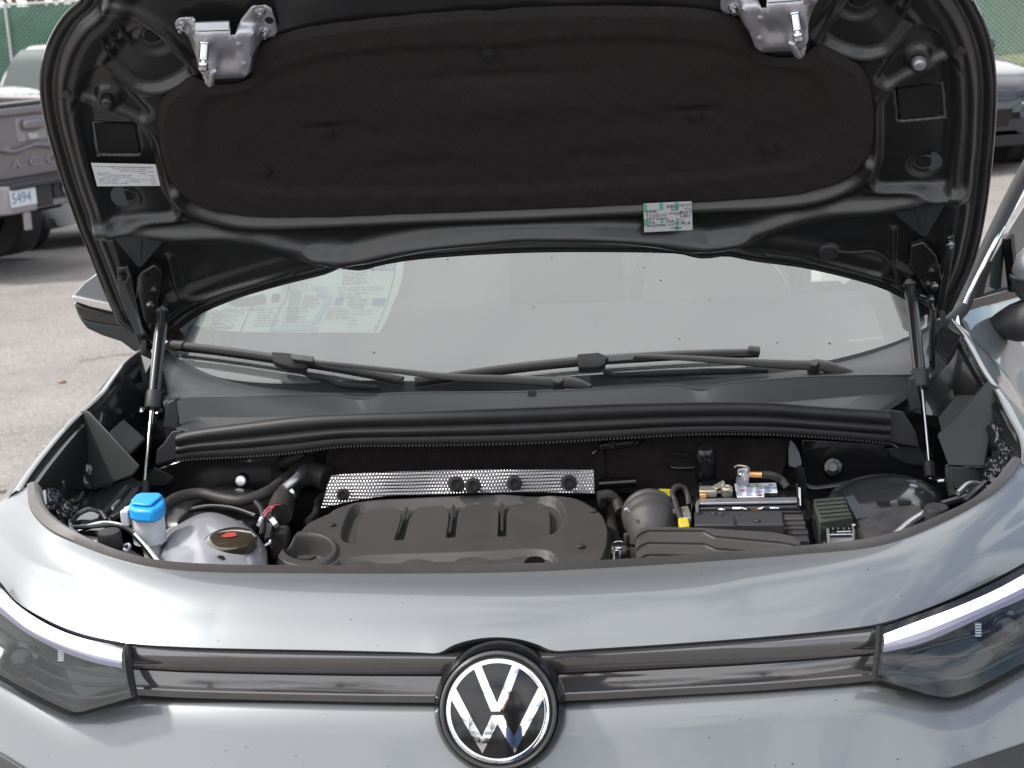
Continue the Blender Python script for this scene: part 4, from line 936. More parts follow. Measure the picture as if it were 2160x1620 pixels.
# ================= engine bay =================
def plane_pts(PXY, z0, b=0.0, y0=.4):
    """photo points (n x 2) onto the plane z = z0 + b (y - y0)"""
    PXY = np.asarray(PXY, float); d = _fw+_r*((PXY[:, :1]-1080)/FPX)-_u*((PXY[:, 1:]-810)/FPX)
    t = (z0+b*(CAM[1]-y0)-CAM[2])/(d[:, 2]-b*d[:, 1]); return CAM+d*t[:, None]
def coons(Lp, Rp, Tp, Bp, nu, nv):
    L_, R_, T_, B_ = crv([(*p, 0) for p in Lp], nv)[:, :2], crv([(*p, 0) for p in Rp], nv)[:, :2], crv([(*p, 0) for p in Tp], nu)[:, :2], crv([(*p, 0) for p in Bp], nu)[:, :2]
    s = np.linspace(0, 1, nu)[None, :, None]; t = np.linspace(0, 1, nv)[:, None, None]
    return ((1-t)*T_[None]+t*B_[None]+(1-s)*L_[:, None]+s*R_[:, None]-((1-s)*(1-t)*T_[0]+s*(1-t)*T_[-1]+(1-s)*t*B_[0]+s*t*B_[-1])).reshape(-1, 2)
def hpatch(name, Lp, Rp, Tp, Bp, nu, nv, z0, b, y0, hf, mat, skirt=.03, parent=None, sharp=45):
    Q = coons(Lp, Rp, Tp, Bp, nu, nv); P_ = plane_pts(Q, z0, b, y0); nrm = np.array([0, -b, 1.]); nrm /= np.linalg.norm(nrm)
    P_ = P_+nrm*hf(Q)[:, None]; idx = np.arange(nu*nv).reshape(nv, nu)
    F = np.stack([idx[:-1, :-1], idx[1:, :-1], idx[1:, 1:], idx[:-1, 1:]], -1).reshape(-1, 4)
    loop = np.r_[idx[0], idx[1:, -1], idx[-1, ::-1][1:], idx[::-1, 0][1:-1]]
    S_ = P_[loop]-nrm*skirt; k = len(P_); n = len(loop); a = np.arange(n); c = np.roll(a, -1)
    F = np.concatenate([F, np.stack([loop[a], loop[c], k+c, k+a], 1)]); return bigmesh(name, np.vstack([P_, S_]), F, mat, parent, sharp)
def pc(pts, n=40, closed=True): return crv([(*p, 0) for p in pts], n, closed)[:, :2]
def rpoly(pts): return np.array(pts, float)
# shell of the bay
part('bay_floor', *box((0, .42, .60), (1.30, .9, .02)), M['black'])
M['fire'] = pm('firewall_felt', (.020, .017, .017), .9, spec=.2, var=.3, vscale=60, bump=.5, bscale=500)
part('firewall', *grid([[(x, .70+.13*x*x, z) for x in np.linspace(-.62, .62, 20)] for z in (.985, .9, .8, .6)]), M['fire'], sharp=0, solid=.01)
for sg in (-1, 1):
    part('inner_wing', *grid([[(sg*(.60+.10*math.sin((y+.1)*1.8)), y, z) for y in np.linspace(.30, .80, 24)] for z in (.90, .84, .75, .6)]), M['under2'], sharp=60)
    part('wing_shelf', *grid([[(sg*(.60+.10*math.sin((y+.1)*1.8)+dx), y, z) for y in np.linspace(.30, .80, 24)] for dx, z in ((0, .90), (.04, .91), (.09, .90), (.12, .84))]), M['under2'], sharp=60)
part('front_crossmember', *box((0, .16, .80), (1.1, .04, .16)), M['under2'], bevel=.01)

# ---- engine cover ----
def blend(Q, poly, w_, a, n=50, smooth=True): 
    P_ = pc(poly, n) if smooth else rpoly(poly); return a*sst(sdf(Q, P_), -w_, w_)
def seg(Q, pts, w_, a, n=30, smooth=True, p=2):
    P_ = pc(pts, n, False) if smooth else rpoly(pts); return a*np.exp(-(dist_poly(Q, P_)/w_)**p)
pk = [[(752,1131),(756,1094),(775,1069),(797,1065),(832,1065),(850,1080),(843,1105),(829,1129)],
      [(848,1128),(862,1088),(878,1064),(900,1061),(933,1060),(949,1075),(947,1100),(941,1124)],
      [(958,1124),(964,1078),(983,1059),(1010,1057),(1037,1057),(1053,1073),(1053,1100),(1050,1122)],
      [(1067,1122),(1067,1078),(1083,1057),(1112,1055),(1143,1055),(1160,1073),(1162,1096),(1161,1118)]]
pk2 = [[(705,1225),(716,1192),(742,1179),(778,1177),(805,1184),(814,1195),(806,1225)],
       [(822,1225),(832,1190),(850,1176),(880,1171),(910,1176),(924,1190),(918,1225)],
       [(936,1225),(944,1188),(965,1172),(1000,1168),(1028,1173),(1038,1188),(1032,1225)],
       [(1052,1225),(1056,1186),(1075,1170),(1110,1166),(1140,1171),(1150,1185),(1148,1222)]]
def cover_h(Q):
    h = np.zeros(len(Q))
    big = [(722,1136),(728,1090),(745,1062),(800,1053),(1000,1044),(1166,1043),(1186,1060),(1192,1088),(1166,1120),(1000,1127),(850,1133)]
    T_ = sst(sdf(Q, pc(big, 90)), -1.5, 8); P_ = np.zeros(len(Q))
    for p in pk: P_ = np.maximum(P_, sst(sdf(Q, rpoly([(x, y+(14 if y > 1110 else 0)) for x, y in p])), -.8, 2.2))
    h += -.013*T_*(1-P_)
    big2 = [(690,1240),(706,1185),(735,1172),(1000,1160),(1160,1158),(1176,1178),(1180,1240)]
    T_ = sst(sdf(Q, pc(big2, 90)), -1.5, 8); P_ = np.zeros(len(Q))
    for p in pk2: P_ = np.maximum(P_, sst(sdf(Q, rpoly(p)), -.8, 2.2))
    h += -.010*T_*(1-P_)
    # oil filler well
    e = np.hypot((Q[:, 0]-645)/66, (Q[:, 1]-1160)/37); h += .006*sst(-e, -1.06, -.98)
    e2 = np.hypot((Q[:, 0]-650)/52, (Q[:, 1]-1157)/28); h += -.034*sst(-e2, -1.02, -.80)
    # edge roll of the cover
    lp = np.vstack([pc(eT, 60, False), pc(eR, 30, False), pc(eB, 60, False)[::-1], pc(eL, 30, False)[::-1]])
    d = dist_poly(Q, lp, True); h += -.020*(1-sst(d, 0, 16))**2
    h += .0006*np.sin(Q[:, 0]*.02)
    return h
eT = [(690,1072),(705,1062),(760,1046),(893,1036),(1060,1031),(1190,1034),(1225,1042),(1250,1056)]
eL = [(690,1072),(643,1095),(613,1130),(584,1163),(578,1180),(590,1205),(600,1240)]
eR = [(1250,1056),(1274,1075),(1286,1100),(1290,1122),(1283,1160),(1266,1195),(1250,1240)]
eB = [(600,1240),(760,1240),(1000,1238),(1250,1240)]
ecv = hpatch('engine_cover', eL, eR, eT, eB, 460, 200, .885, .10, .40, cover_h, M['plastic_b'], .05); ecv['label'] = 'dark grey ribbed plastic engine cover'
p_ = plane_pts([(1128,1190)], .889, .10, .4)[0]; part('cover_badge', *lathe([(.016, 0), (.015, .003), (0, .004)], p_, (0, -.3, 1), 24), M['chrome'], ecv)
part('filler_step', *prism(list(plane_pts([(628,1178),(650,1176),(668,1177),(652,1184),(630,1184)], .862, .1, .4)), (0, 0, .004)), M['plastic_b'], ecv)
for i, (x0, y0, x1, y1) in enumerate(((838,1131,858,1075),(948,1127,957,1070),(1059,1123,1059,1066))):
    pp = plane_pts([(x0-3,y0),(x0+3,y0),(x1+3,y1),(x1-3,y1)], .8752, .10, .4); part('cover_rib', *prism(list(pp), (0, 0, .004)), M['plastic'], ecv)

# ---- foil heat shield behind the engine ----
M['foil'] = pm('dimpled_foil', (.20, .194, .197), .22, 1)
t = M['foil'].node_tree; b_ = t.nodes['Principled BSDF']
def shield_hi():
    nx, nz = 700, 70
    xs = np.linspace(0, 1, nx); topy = pxy([(697,1004),(720,1001),(800,996),(927,992),(1080,991),(1252,991)], np.linspace(697, 1252, nx)); boty = pxy([(678,1072),(720,1062),(800,1048),(927,1042),(1080,1038),(1254,1040)], np.linspace(678, 1254, nx))
    f = np.linspace(0, 1, nz)[:, None]; X_ = (697+555*xs)[None]*(1-f)+(678+576*xs)[None]*f; Y_ = topy[None]*(1-f)+boty[None]*f
    d = _fw+_r*((X_[..., None]-1080)/FPX)-_u*((Y_[..., None]-810)/FPX); yy = (.580-.017*f+0*xs[None]); t = (yy-CAM[1])/d[..., 1]; P_ = CAM+d*t[..., None]
    gx, g2 = P_[..., 0]/.0050, P_[..., 2]/.0048; r_ = np.round(g2); dx = (gx+.5*(r_ % 2)) % 1-.5; dz = g2-r_
    hgt = np.cos(dx*math.pi)*np.cos(dz*math.pi); P_ = P_-np.array([0, 1, -.25])*(.0013*hgt+.0035*np.sin(P_[..., 0]*31+1)*np.cos(P_[..., 2]*60)+.0012*np.sin(P_[..., 0]*95+P_[..., 2]*70))[..., None]
    idx = np.arange(nx*nz).reshape(nz, nx); F = np.stack([idx[:-1, :-1], idx[1:, :-1], idx[1:, 1:], idx[:-1, 1:]], -1).reshape(-1, 4)
    return bigmesh('heat_shield', P_.reshape(-1, 3), F, M['foil'], None, 180)
hs = shield_hi(); hs['label'] = 'silver dimpled foil heat shield'
for x, y, r in ((962,1021,.0125),(998,1024,.0125),(1085,1019,.012),(1200,1018,.0125),(723,1043,.010)):
    p = PY(x, y, .553); c_ = part('shield_washer', *lathe([(r, -.004), (r, .002), (r*.55, .004), (r*.5, .001), (0, .001)], p, (0, -1, .35), 24), M['black'], hs)
part('firewall_slot', *tube([PY(1264,1021,.64), PY(1342,1016,.64)], .0085, 12), M['gloss'])
part('firewall_felt', *prism([PY(x, y, .672) for x, y in ((690,932),(1270,918),(1280,1000),(1262,1045),(690,1050),(684,990))], (0, .006, 0)), M['fire'], bevel=.003)
part('firewall_felt', *prism([PY(x, y, .676) for x, y in ((1276,918),(1668,925),(1660,980),(1648,1008),(1590,1030),(1276,1045))], (0, .006, 0)), M['fire'], bevel=.003)
for q in (((1268,943),(1282,942)), ((1286,945),(1296,944)), ((1300,940),(1334,936)), ((1250,957),(1258,950))): part('wire_clip', *tube([PY(*q[0], .655), PY(*q[1], .655)], .0014, 6), M['steel'])
part('firewall_clip', *prism([PY(x, y, .658) for x, y in ((1265,938),(1290,930),(1345,928),(1350,940),(1300,948),(1262,952))], (0, .006, 0)), M['under2'], bevel=.002)
part('opening_light', *prism([PY(x, y, .66) for x, y in ((1667,928),(1677,938),(1686,955),(1691,975),(1688,990),(1664,982),(1663,950))], (0, .004, 0)), pm('pale_opening_light', (.14, .155, .165), .4))  # pale plate painted as the light showing through an opening
part('firewall_groove', *tube([PY(x, y, .668) for x, y in ((1410,975),(1412,983),(1425,987),(1465,986))], .0022, 8, seg=20), M['under'])
part('firewall_opening', *prism([PY(x, y, .667) for x, y in ((1415,955),(1425,953),(1455,955),(1457,963),(1418,964))], (0, .006, 0)), M['black'])
part('firewall_opening', *prism([PY(x, y, .667) for x, y in ((1534,952),(1543,952),(1552,963),(1546,968))], (0, .006, 0)), M['black'])
# rear inner panels at both sides
part('strut_tower_wall', *prism([PY(x, y, .70) for x, y in ((1690,925),(1880,935),(1965,985),(1975,1040),(1900,1030),(1830,1014),(1760,1022),(1698,1030),(1690,980))], (0, .008, 0)), M['under2'], bevel=.003)
part('tower_boss', *lathe([(.017, 0), (.014, .004), (.008, .005), (.007, .002), (.0, .002)], PY(1757,985,.695), (0, -1, .3), 24), M['under2'])
part('strut_tower_wall', *prism([PY(x, y, .70) for x, y in ((330,990),(400,965),(690,940),(690,1030),(600,1040),(480,1052),(350,1060),(320,1050))], (0, .008, 0)), M['under2'], bevel=.003)
part('tower_boss', *lathe([(.010, 0), (.008, .003), (0, .004)], PY(508,1014,.69), (0, -1, .3), 16), M['silver'])
part('rail_edge', *tube([PY(x, y, .60) for x, y in ((1696,1005),(1697,1020),(1708,1029),(1760,1025),(1833,1011),(1880,1012),(1950,1026))], .0045, 10, seg=50), M['under'])
part('rail_edge', *tube([PY(x, y, .60) for x, y in ((1687,985),(1690,1010),(1694,1040),(1700,1062))], .007, 10, seg=20), M['under'])
# strut tower domes
M['glossliner2'] = pm('painted_tower', (.05, .052, .056), .16, .4, 1, .04)
def dome(name, c, rx, ry, h, mat, n=40):
    rows = []
    for k in range(10):
        a = k/9*math.pi/2; rows.append([(c[0]+rx*math.cos(a)*math.cos(q), c[1]+ry*math.cos(a)*math.sin(q), c[2]+h*math.sin(a)) for q in np.linspace(0, 2*math.pi, n+1)[:-1]])
    return part(name, *grid(rows, True), mat)
cR = PZ(1868,1072,.86); dome('strut_tower', cR, .095, .085, .050, M['glossliner2']); cL = PZ(455,1092,.85); dome('strut_tower', cL, .115, .10, .042, M['under'])

# ---- washer bottle neck with blue cap ----
def hull_box(name, poly, z0, z1, mat, parent=None, bevel=.004, taper=1.0):
    P_ = plane_pts(poly, z1); c = P_.mean(0); lo = (P_-c)*taper+c; lo[:, 2] = z0
    n = len(P_); return part(name, list(P_)+list(lo), [tuple(range(n)), tuple(range(n, 2*n))[::-1]]+[(i, i+n, (i+1) % n+n, (i+1) % n) for i in range(n)], mat, parent, bevel=bevel)
wb_ = part('washer_filler', *lathe([(.0245, -.042), (.0245, 0), (.022, .002)], PZ(311,1085,.945), (0, 0, 1), 32), M['white']); wb_['label'] = 'milky white washer filler neck with a blue cap'
o0 = PZ(311,1085,.945)
part('washer_filler_foot', *lathe([(.0245, -.005), (.022, .006), (.014, .012), (.011, .04), (0, .04)], o0+np.array([0, 0, -.036]), (.10, -.15, -1), 24), M['white'], wb_)
cp = hull_box('cap', [(271,1062),(284,1047),(296,1042),(338,1042),(347,1048),(347,1060),(337,1070),(320,1077),(285,1075),(272,1070)], .946, .966, M['blue'], wb_, .004)
part('cap_lid', *prism(list(plane_pts([(276,1060),(287,1048),(298,1044),(336,1044),(343,1049),(320,1068),(306,1069),(279,1066)], .967)), (0, 0, .004)), M['blue'], wb_, bevel=.002)
part('cap_hinge', *box(PZ(265,1092,.945), (.012, .012, .024)), M['white'], wb_, bevel=.002)
part('cap_hinge', *tube([PZ(265,1075,.95), PZ(278,1070,.955)], .004, 8), M['white'], wb_)
# ---- coolant tank ----
def tank_h(Q):
    e = np.hypot((Q[:, 0]-450)/128, (Q[:, 1]-1196)/96); h = .085*np.sqrt(np.clip(1-e**2.6, 0, 1))-.030
    return h+.0025*np.sin(Q[:, 0]*.13+Q[:, 1]*.02)*sst(-e, -1, -.7)*0+.0015*np.sin(Q[:, 0]*.06)
tk_ = hpatch('coolant_tank', [(330,1150),(318,1195),(330,1260)], [(560,1140),(565,1190),(560,1260)], [(330,1150),(370,1118),(450,1108),(520,1118),(560,1140)], [(330,1260),(450,1265),(560,1260)], 90, 60, .865, 0, .3, tank_h, M['tank'], .02, sharp=60); tk_['label'] = 'translucent grey coolant tank'
oc = PZ(485,1140,.918)
part('tank_cap', *lathe([(.0385, -.012), (.039, -.003), (.037, .003), (.032, .006), (.012, .0065), (0, .0068)], oc, (0, -.12, 1), 40), M['tank2'], tk_)
part('cap_symbol', *prism([oc+np.array([x, y-.001, .0078+.12*y]) for x, y in ((-.012, -.002), (-.004, .009), (.006, .009), (.012, .0), (.006, -.005), (-.004, -.006))], (0, 0, .0006)), M['red'], tk_)
S(text_mesh('printed_text', 'MIN  G12evo', .010, PZ(441,1175,.903), (1, .03, 0), (0, .7, .7), M['under'], None), tk_)
part('tank_plug', *lathe([(.008, 0), (.008, .012), (.005, .014), (0, .014)], PZ(466,1192,.90), (0, -.5, 1), 16), M['under2'], tk_)
part('tank_hose_band', *tube([PZ(x, y, .885) for x, y in ((345,1140),(370,1122),(420,1112),(470,1110),(510,1113))], .010, 10, seg=40), pm('pale_foam', (.20, .205, .21), .8, var=.2, vscale=200, bump=.6, bscale=600))
# ---- hoses and clutter behind it ----
def hose(name, pts, r, mat, y=None, seg=60, n=12, parent=None):
    P_ = [PZ(a, b, c) for a, b, c in pts]; return part(name, *tube(P_, r, n, seg=seg), mat, parent)
M['hose'] = pm('rubber_hose', (.030, .027, .026), .55, 0, spec=.4, var=.25, vscale=40, bump=.2, bscale=300)
hose('coolant_hose', [(345,1070,.90),(375,1050,.905),(420,1041,.905),(470,1052,.90),(510,1056,.90),(560,1040,.905),(600,1012,.91),(630,985,.92),(655,968,.925)], .0095, M['hose'])
hose('coolant_hose', [(590,1085,.88),(598,1050,.89),(620,1015,.90),(655,1000,.91),(690,1010,.905)], .021, M['hose'])
hose('hose_branch', [(585,1075,.88),(575,1100,.87),(578,1130,.86),(590,1160,.85)], .010, M['hose'])
hose('hose_branch', [(640,960,.93),(610,970,.925),(590,985,.91),(588,1010,.90)], .013, M['hose'])
hose('hose_connector', [(600,1030,.91),(625,1010,.92),(640,988,.925)], .0075, M['alu'])
for k, (x, y) in enumerate(((606,1040),(655,1002),(575,1105),(620,1015))): part('hose_clamp', *lathe([(.0225 if k < 2 else .0125, -.004), (.023 if k < 2 else .013, .004)], PZ(x, y, .895), (.6, .5, .3), 20), M['steel'])
for pts, m_, r in (([(555,1085,.90),(565,1072,.905),(580,1066,.905),(592,1064,.90)], 'wire_r', .0013), ([(557,1090,.90),(566,1078,.905),(577,1070,.905)], 'wire_r', .0012), ([(572,1070,.905),(571,1085,.89),(568,1095,.88)], 'white', .001),
                   ([(560,1150,.89),(568,1146,.89),(570,1140,.89)], 'white', .0018), ([(565,1140,.88),(570,1110,.89),(568,1085,.90)], 'rubber', .006), ([(545,1110,.88),(552,1095,.89),(560,1080,.895)], 'alu', .004)):
    hose('wire', pts, r, M[m_], seg=20, n=6)
part('sensor_plug', *box(PZ(592,1145,.86), (.03, .03, .05)), M['hose'], bevel=.006)
# ---- left corner clutter: crumpled liner, lamp back, rods ----
def crumple(name, c, sx, sy, sz, mat, n=36, seed=0, amp=.3):
    rs = np.random.RandomState(seed); rows = []; ph = rs.rand(6, 3)*6
    for i in range(n):
        th = math.pi*i/(n-1); r = []
        for j in range(n*2):
            p = 2*math.pi*j/(n*2); d = np.array([math.sin(th)*math.cos(p), math.sin(th)*math.sin(p), math.cos(th)])
            k = 1+amp*sum(abs(math.sin(d@(ph[q]*1.3)+q*1.7))*(.55**(q*.5)) for q in range(6))/3-amp*.4
            r.append(np.asarray(c)+d*k*np.array([sx, sy, sz]))
        rows.append(r)
    return part(name, *grid(rows, True), mat, sharp=25)
M['glossliner'] = pm('wet_black_liner', (.014, .016, .019), .14, 0, coat=.8)
for k, (x, y, z, a, b, c_) in enumerate(((120,985,.945,.030,.05,.035),(150,960,.95,.018,.03,.045),(165,1010,.92,.035,.035,.03),(115,1040,.93,.018,.03,.03),(135,1085,.91,.022,.03,.02),(96,1060,.935,.02,.03,.02))):
    crumple('arch_liner', PZ(x, y, z), a, b, c_, M['glossliner'], 30, k, .5)
for k, (x, y, z, a, b, c_) in enumerate(((2105,940,.95,.02,.05,.04),(2120,985,.94,.018,.03,.03),(2098,1000,.93,.015,.02,.02),(2060,1040,.91,.03,.03,.012))):
    crumple('arch_liner', PZ(x, y, z), a, b, c_, M['glossliner'], 30, k+9, .5)
fan('liner_fin', q3p([(119,938,.985),(130,934,.985),(134,962,.97),(120,970,.97),(114,955,.975)]), M['black'], (0, 0, -.01))
fan('liner_fin', q3p([(78,975,.975),(98,960,.975),(104,1012,.95),(84,1022,.95),(74,1000,.96)]), M['black'], (0, 0, -.01))
fan('liner_fin', q3p([(136,895,1.0),(150,905,.99),(158,950,.97),(150,965,.97),(140,940,.98)]), M['glossliner'], (0, .004, -.006))
fan('white_tab', q3([(90,1035,.965),(96,1033,.965),(98,1062,.95),(93,1064,.95)]), M['white'], (0, .002, -.002))
for sg in (-1, 1):
    x, y = ((230,1124) if sg < 0 else (1975,1072)); c_ = PZ(x, y, .935)
    bf = part('rubber_buffer', *lathe([(.0175, -.022), (.0172, 0), (.0155, .0025), (0, .003)], c_, (0, -.05, 1), 32), M['rubber'])
    part('buffer_stem', *lathe([(.010, -.05), (.010, -.018)], c_, (0, 0, 1), 20), M['under2'], bf)
for pts, r, m_ in (([(150,1105,.93),(165,1085,.935),(190,1074,.94),(210,1080,.935),(225,1098,.93)], .004, 'under'), ([(150,1112,.93),(180,1112,.93),(235,1108,.93),(275,1120,.93),(330,1180,.90)], .0035, 'under'),
                   ([(165,1118,.925),(215,1105,.93),(262,1112,.93),(300,1145,.92),(332,1186,.90)], .0045, 'steel'), ([(215,1092,.93),(245,1060,.93),(270,1030,.94)], .006, 'under'),
                   ([(225,1088,.92),(235,1075,.93),(262,1045,.93)], .003, 'alu'), ([(170,1050,.93),(175,1040,.935),(165,1055,.93),(150,1060,.93)], .003, 'rubber'), ([(148,1100,.93),(152,1118,.93),(162,1125,.93)], .003, 'zinc'),
                   ([(262,1150,.93),(270,1148,.93),(274,1154,.93),(266,1162,.93),(262,1158,.93)], .0022, 'zinc'), ([(195,1144,.93),(200,1142,.93),(204,1147,.93)], .002, 'white'),
                   ([(1890,1128,.91),(1920,1102,.92),(1952,1082,.925)], .0055, 'alu'), ([(1905,1130,.915),(1930,1115,.92),(1945,1108,.92)], .004, 'steel'), ([(1985,1065,.92),(2030,1052,.92),(2060,1045,.92)], .006, 'under'),
                   ([(2020,1040,.93),(2045,1020,.935),(2070,1022,.93),(2085,1030,.93)], .004, 'alu'), ([(2035,1058,.92),(2060,1035,.93),(2078,1018,.935)], .005, 'under'), ([(2000,985,.93),(2003,1020,.92),(2010,1050,.91)], .006, 'under'), ([(1978,1015,.93),(1990,1014,.93)], .0022, 'silver')):
    hose('bracket_rod', pts, r, M[m_], seg=30, n=8)
fan('lamp_back', q3p([(155,1085,.93),(185,1072,.935),(225,1075,.93),(240,1100,.925),(225,1122,.92),(180,1120,.92),(155,1110,.925)]), M['glossliner'], (0, 0, -.02), bevel=.004)
fan('lamp_back', q3p([(140,1120,.925),(200,1130,.92),(262,1150,.915),(325,1185,.90),(300,1200,.90),(220,1175,.91),(150,1140,.92)]), M['under'], (0, 0, -.02), bevel=.003)
fan('side_rail', q3p([(193,1040,.90),(282,1005,.93),(300,1020,.925),(262,1075,.91),(235,1090,.905),(188,1070,.90)]), M['under'], (0, 0, -.01), bevel=.002)
fan('lamp_back', q3p([(1790,1148,.90),(1890,1120,.91),(1960,1095,.915),(2010,1070,.92),(2050,1060,.92),(1990,1100,.91),(1860,1150,.90)]), M['glossliner'], (0, 0, -.02), bevel=.003)

# ---- air intake duct and filter box ----
def rib_box():
    T0 = [(1338,1126),(1350,1115),(1366,1109),(1484,1112),(1525,1115),(1629,1121),(1672,1129),(1696,1146)]
    pths = [[(1338,1136),(1350,1125),(1366,1118),(1484,1118),(1508,1130),(1650,1143),(1696,1152)], [(1338,1160),(1350,1149),(1366,1142),(1487,1144),(1510,1154),(1660,1167),(1696,1172)], [(1338,1184),(1350,1173),(1366,1166),(1490,1168),(1514,1177),(1610,1188),(1696,1194)], [(1338,1210),(1350,1199),(1366,1192),(1490,1194),(1514,1202),(1610,1212),(1696,1218)]]
    xs = np.unique(np.r_[np.linspace(1338, 1366, 14), np.linspace(1366, 1484, 20), np.linspace(1484, 1515, 14), np.linspace(1515, 1696, 40)])
    ev = lambda p: np.interp(xs, [a for a, b in p], [b for a, b in p])
    rows = [(ev(T0)+0, -.03), (ev(T0)+0, -.004), (ev(T0)+1.5, 0)]
    for k, p in enumerate(pths):
        y = ev(p); y = np.maximum(y, rows[-1][0]+.5); h0 = -.001*k
        rows += [(y-.6, h0), (y+.4, h0-.009), (y+2.6, h0-.010), (y+3.4, h0-.001), (y+5.5, h0+.001), (y+8, h0-.0005)]
    n = np.array([0, -.16, 1.]); n /= np.linalg.norm(n); R_ = []
    for y, h_ in rows:
        P_ = plane_pts(np.stack([xs, y], 1), .925, .16, .4); e = np.minimum(1, (xs-1338)/6.)*np.minimum(1, (1696-xs)/10.)
        R_.append(P_+n*(h_-.014*(1-e)**2)[:, None])
    R_.append(R_[-1]-np.array([0, 0, .06])); L_ = [np.vstack([r[:1]-np.array([0, 0, .05]), r, r[-1:]-np.array([0, 0, .05])]) for r in R_]
    return grid(L_)
fb = part('air_filter_box', *rib_box(), M['plastic_b'], sharp=28); fb['label'] = 'ribbed grey plastic air filter box'
dp_ = crv([PZ(1368,1078,.90), PZ(1373,1108,.893), PZ(1380,1150,.866), PZ(1388,1195,.83), PZ(1392,1225,.79)], 60)
rr_ = []
for k in range(60):
    f = k/59; r = .0385-.002*f
    if f < .03: r = .030
    elif f < .06: r = .0385
    elif f < .11: r = .0415
    elif f < .15: r = .0385
    elif f < .20: r = .0408
    elif f < .23: r = .0378
    elif f < .27: r = .0395
    else: r = .0368
    rr_.append(r)
dk = part('intake_duct', *tube(dp_, rr_, 48), M['plastic_b'], sharp=40); dk['label'] = 'round grey plastic intake duct with ribbed collar'
for x, y in ((1320,1073),(1358,1050)): part('clamp_lug', *tube([PZ(x, y, .93), PZ(x+5, y+6, .925)], .003, 8), M['silver'], dk)
hose('dipstick_tube', [(1300,1195,.90),(1301,1175,.905),(1304,1160,.91)], .006, M['steel'], seg=12); part('dipstick_cap', *lathe([(.010, -.008), (.011, 0), (.009, .006), (0, .009)], PZ(1305,1156,.912), (0, -.3, 1), 20), M['steel'])
# ---- battery ----
def zb(poly, z1, z0, mat, name, parent=None, bevel=.002): return hull_box(name, poly, z0, z1, mat, parent, bevel)
bt = zb([(1470,1018),(1500,1010),(1655,1008),(1676,1022),(1684,1052),(1470,1058)], .915, .80, M['gloss'], 'battery', None, .003); bt['label'] = 'black battery with a printed white warning label'
lb_ = part('warning_label', *prism(list(plane_pts([(1549,1021),(1637,1019),(1640,1040),(1611,1041),(1612,1049),(1555,1050)], .9162)), (0, 0, .0005)), M['paper'], bt)
mb = MB(); random.seed(5)
for r_ in range(8):
    yy = 1026+r_*2.6
    for x0 in (1554, 1574, 1594, 1612):
        if yy > 1039 and x0 > 1600: continue
        mb.add(*prism(list(plane_pts([(x0+r_*.2,yy),(x0+random.uniform(9,16),yy),(x0+random.uniform(9,16),yy+1.1),(x0,yy+1.1)], .9170)), (0, 0, .0002)))
S(mb.build('printed_lines', pm('blue_print', (.14, .16, .30), .6), None), lb_)
for x in (1560, 1578, 1597, 1625): part('warning_symbol', *lathe([(.0035, 0), (.0035, .0003), (0, .0003)], plane_pts([(x,1023)], .9170)[0], (0, 0, 1), 10), M['ink_b'] if x in (1560, 1625) else M['yellow'], lb_)
for x, y in ((1567,1034),(1603,1045)): part('warning_symbol', *lathe([(.0035, 0), (.0035, .0003), (0, .0003)], plane_pts([(x,y)], .9171)[0], (0, 0, 1), 10), M['red'], lb_)
part('battery_clamp', *prism(list(plane_pts([(1471,1061),(1475,1052),(1681,1048),(1682,1057)], .918)), (0, 0, -.004)), M['zinc'], bt, bevel=.001)
part('battery_clamp', *tube([PZ(x, y, .918) for x, y in ((1471,1078),(1471,1062),(1476,1056))], .0025, 8, seg=10), M['zinc'], bt)
part('clamp_bolt', *tube([PZ(1681,1022,.915), PZ(1684,1048,.905)], .003, 8), M['steel'], bt); part('clamp_bolt', *tube([PZ(1686,1030,.92), PZ(1687,1068,.90)], .0025, 8), M['steel'], bt)
ff_ = part('battery_cover', *prism(list(plane_pts([(1466,1079),(1470,1061),(1680,1058),(1692,1078)], .913)), (0, 0, -.02)), M['gloss'], bt, bevel=.002)
for q in ([(1514,1075),(1520,1072),(1530,1075),(1521,1076)], [(1545,1070),(1562,1070),(1562,1074),(1545,1074)], [(1563,1070),(1576,1074),(1574,1075),(1562,1072)], [(1598,1073),(1612,1069),(1606,1074),(1600,1074)], [(1624,1070),(1634,1070),(1634,1073),(1624,1073)], [(1634,1070.5),(1643,1071),(1643,1073),(1634,1072)], [(1524,1048),(1533,1046),(1533,1050),(1525,1051)]):
    part('printed_symbol', *prism(list(plane_pts(q, .9145)), (0, 0, .0004)), M['paper'], bt)
for k, (x0, y0, x1, y1, m_) in enumerate(((1464,1078,1650,1107,'plastic'),(1650,1078,1693,1094,'plastic_b'),(1650,1097,1697,1104,'plastic_b'),(1548,1103,1697,1113,'plastic_b'),(1660,1112,1703,1124,'plastic'),(1672,1126,1705,1140,'plastic'))):
    z = .912-.004*k; zb([(x0,y0),(x1,y0),(x1+3,y1),(x0+1,y1)], z, z-.05, M[m_], 'fuse_box_tier', None, .0015)
part('tier_gap', *prism(list(plane_pts([(1547,1092),(1551,1092),(1551,1113),(1547,1113)], .914)), (0, 0, .001)), M['black'])
for x, y in ((1506,1083),(1522,1083),(1597,1098)): part('cover_bump', *lathe([(.005, 0), (.004, .002), (0, .0025)], PZ(x, y, .913), (0, 0, 1), 12), M['plastic'])
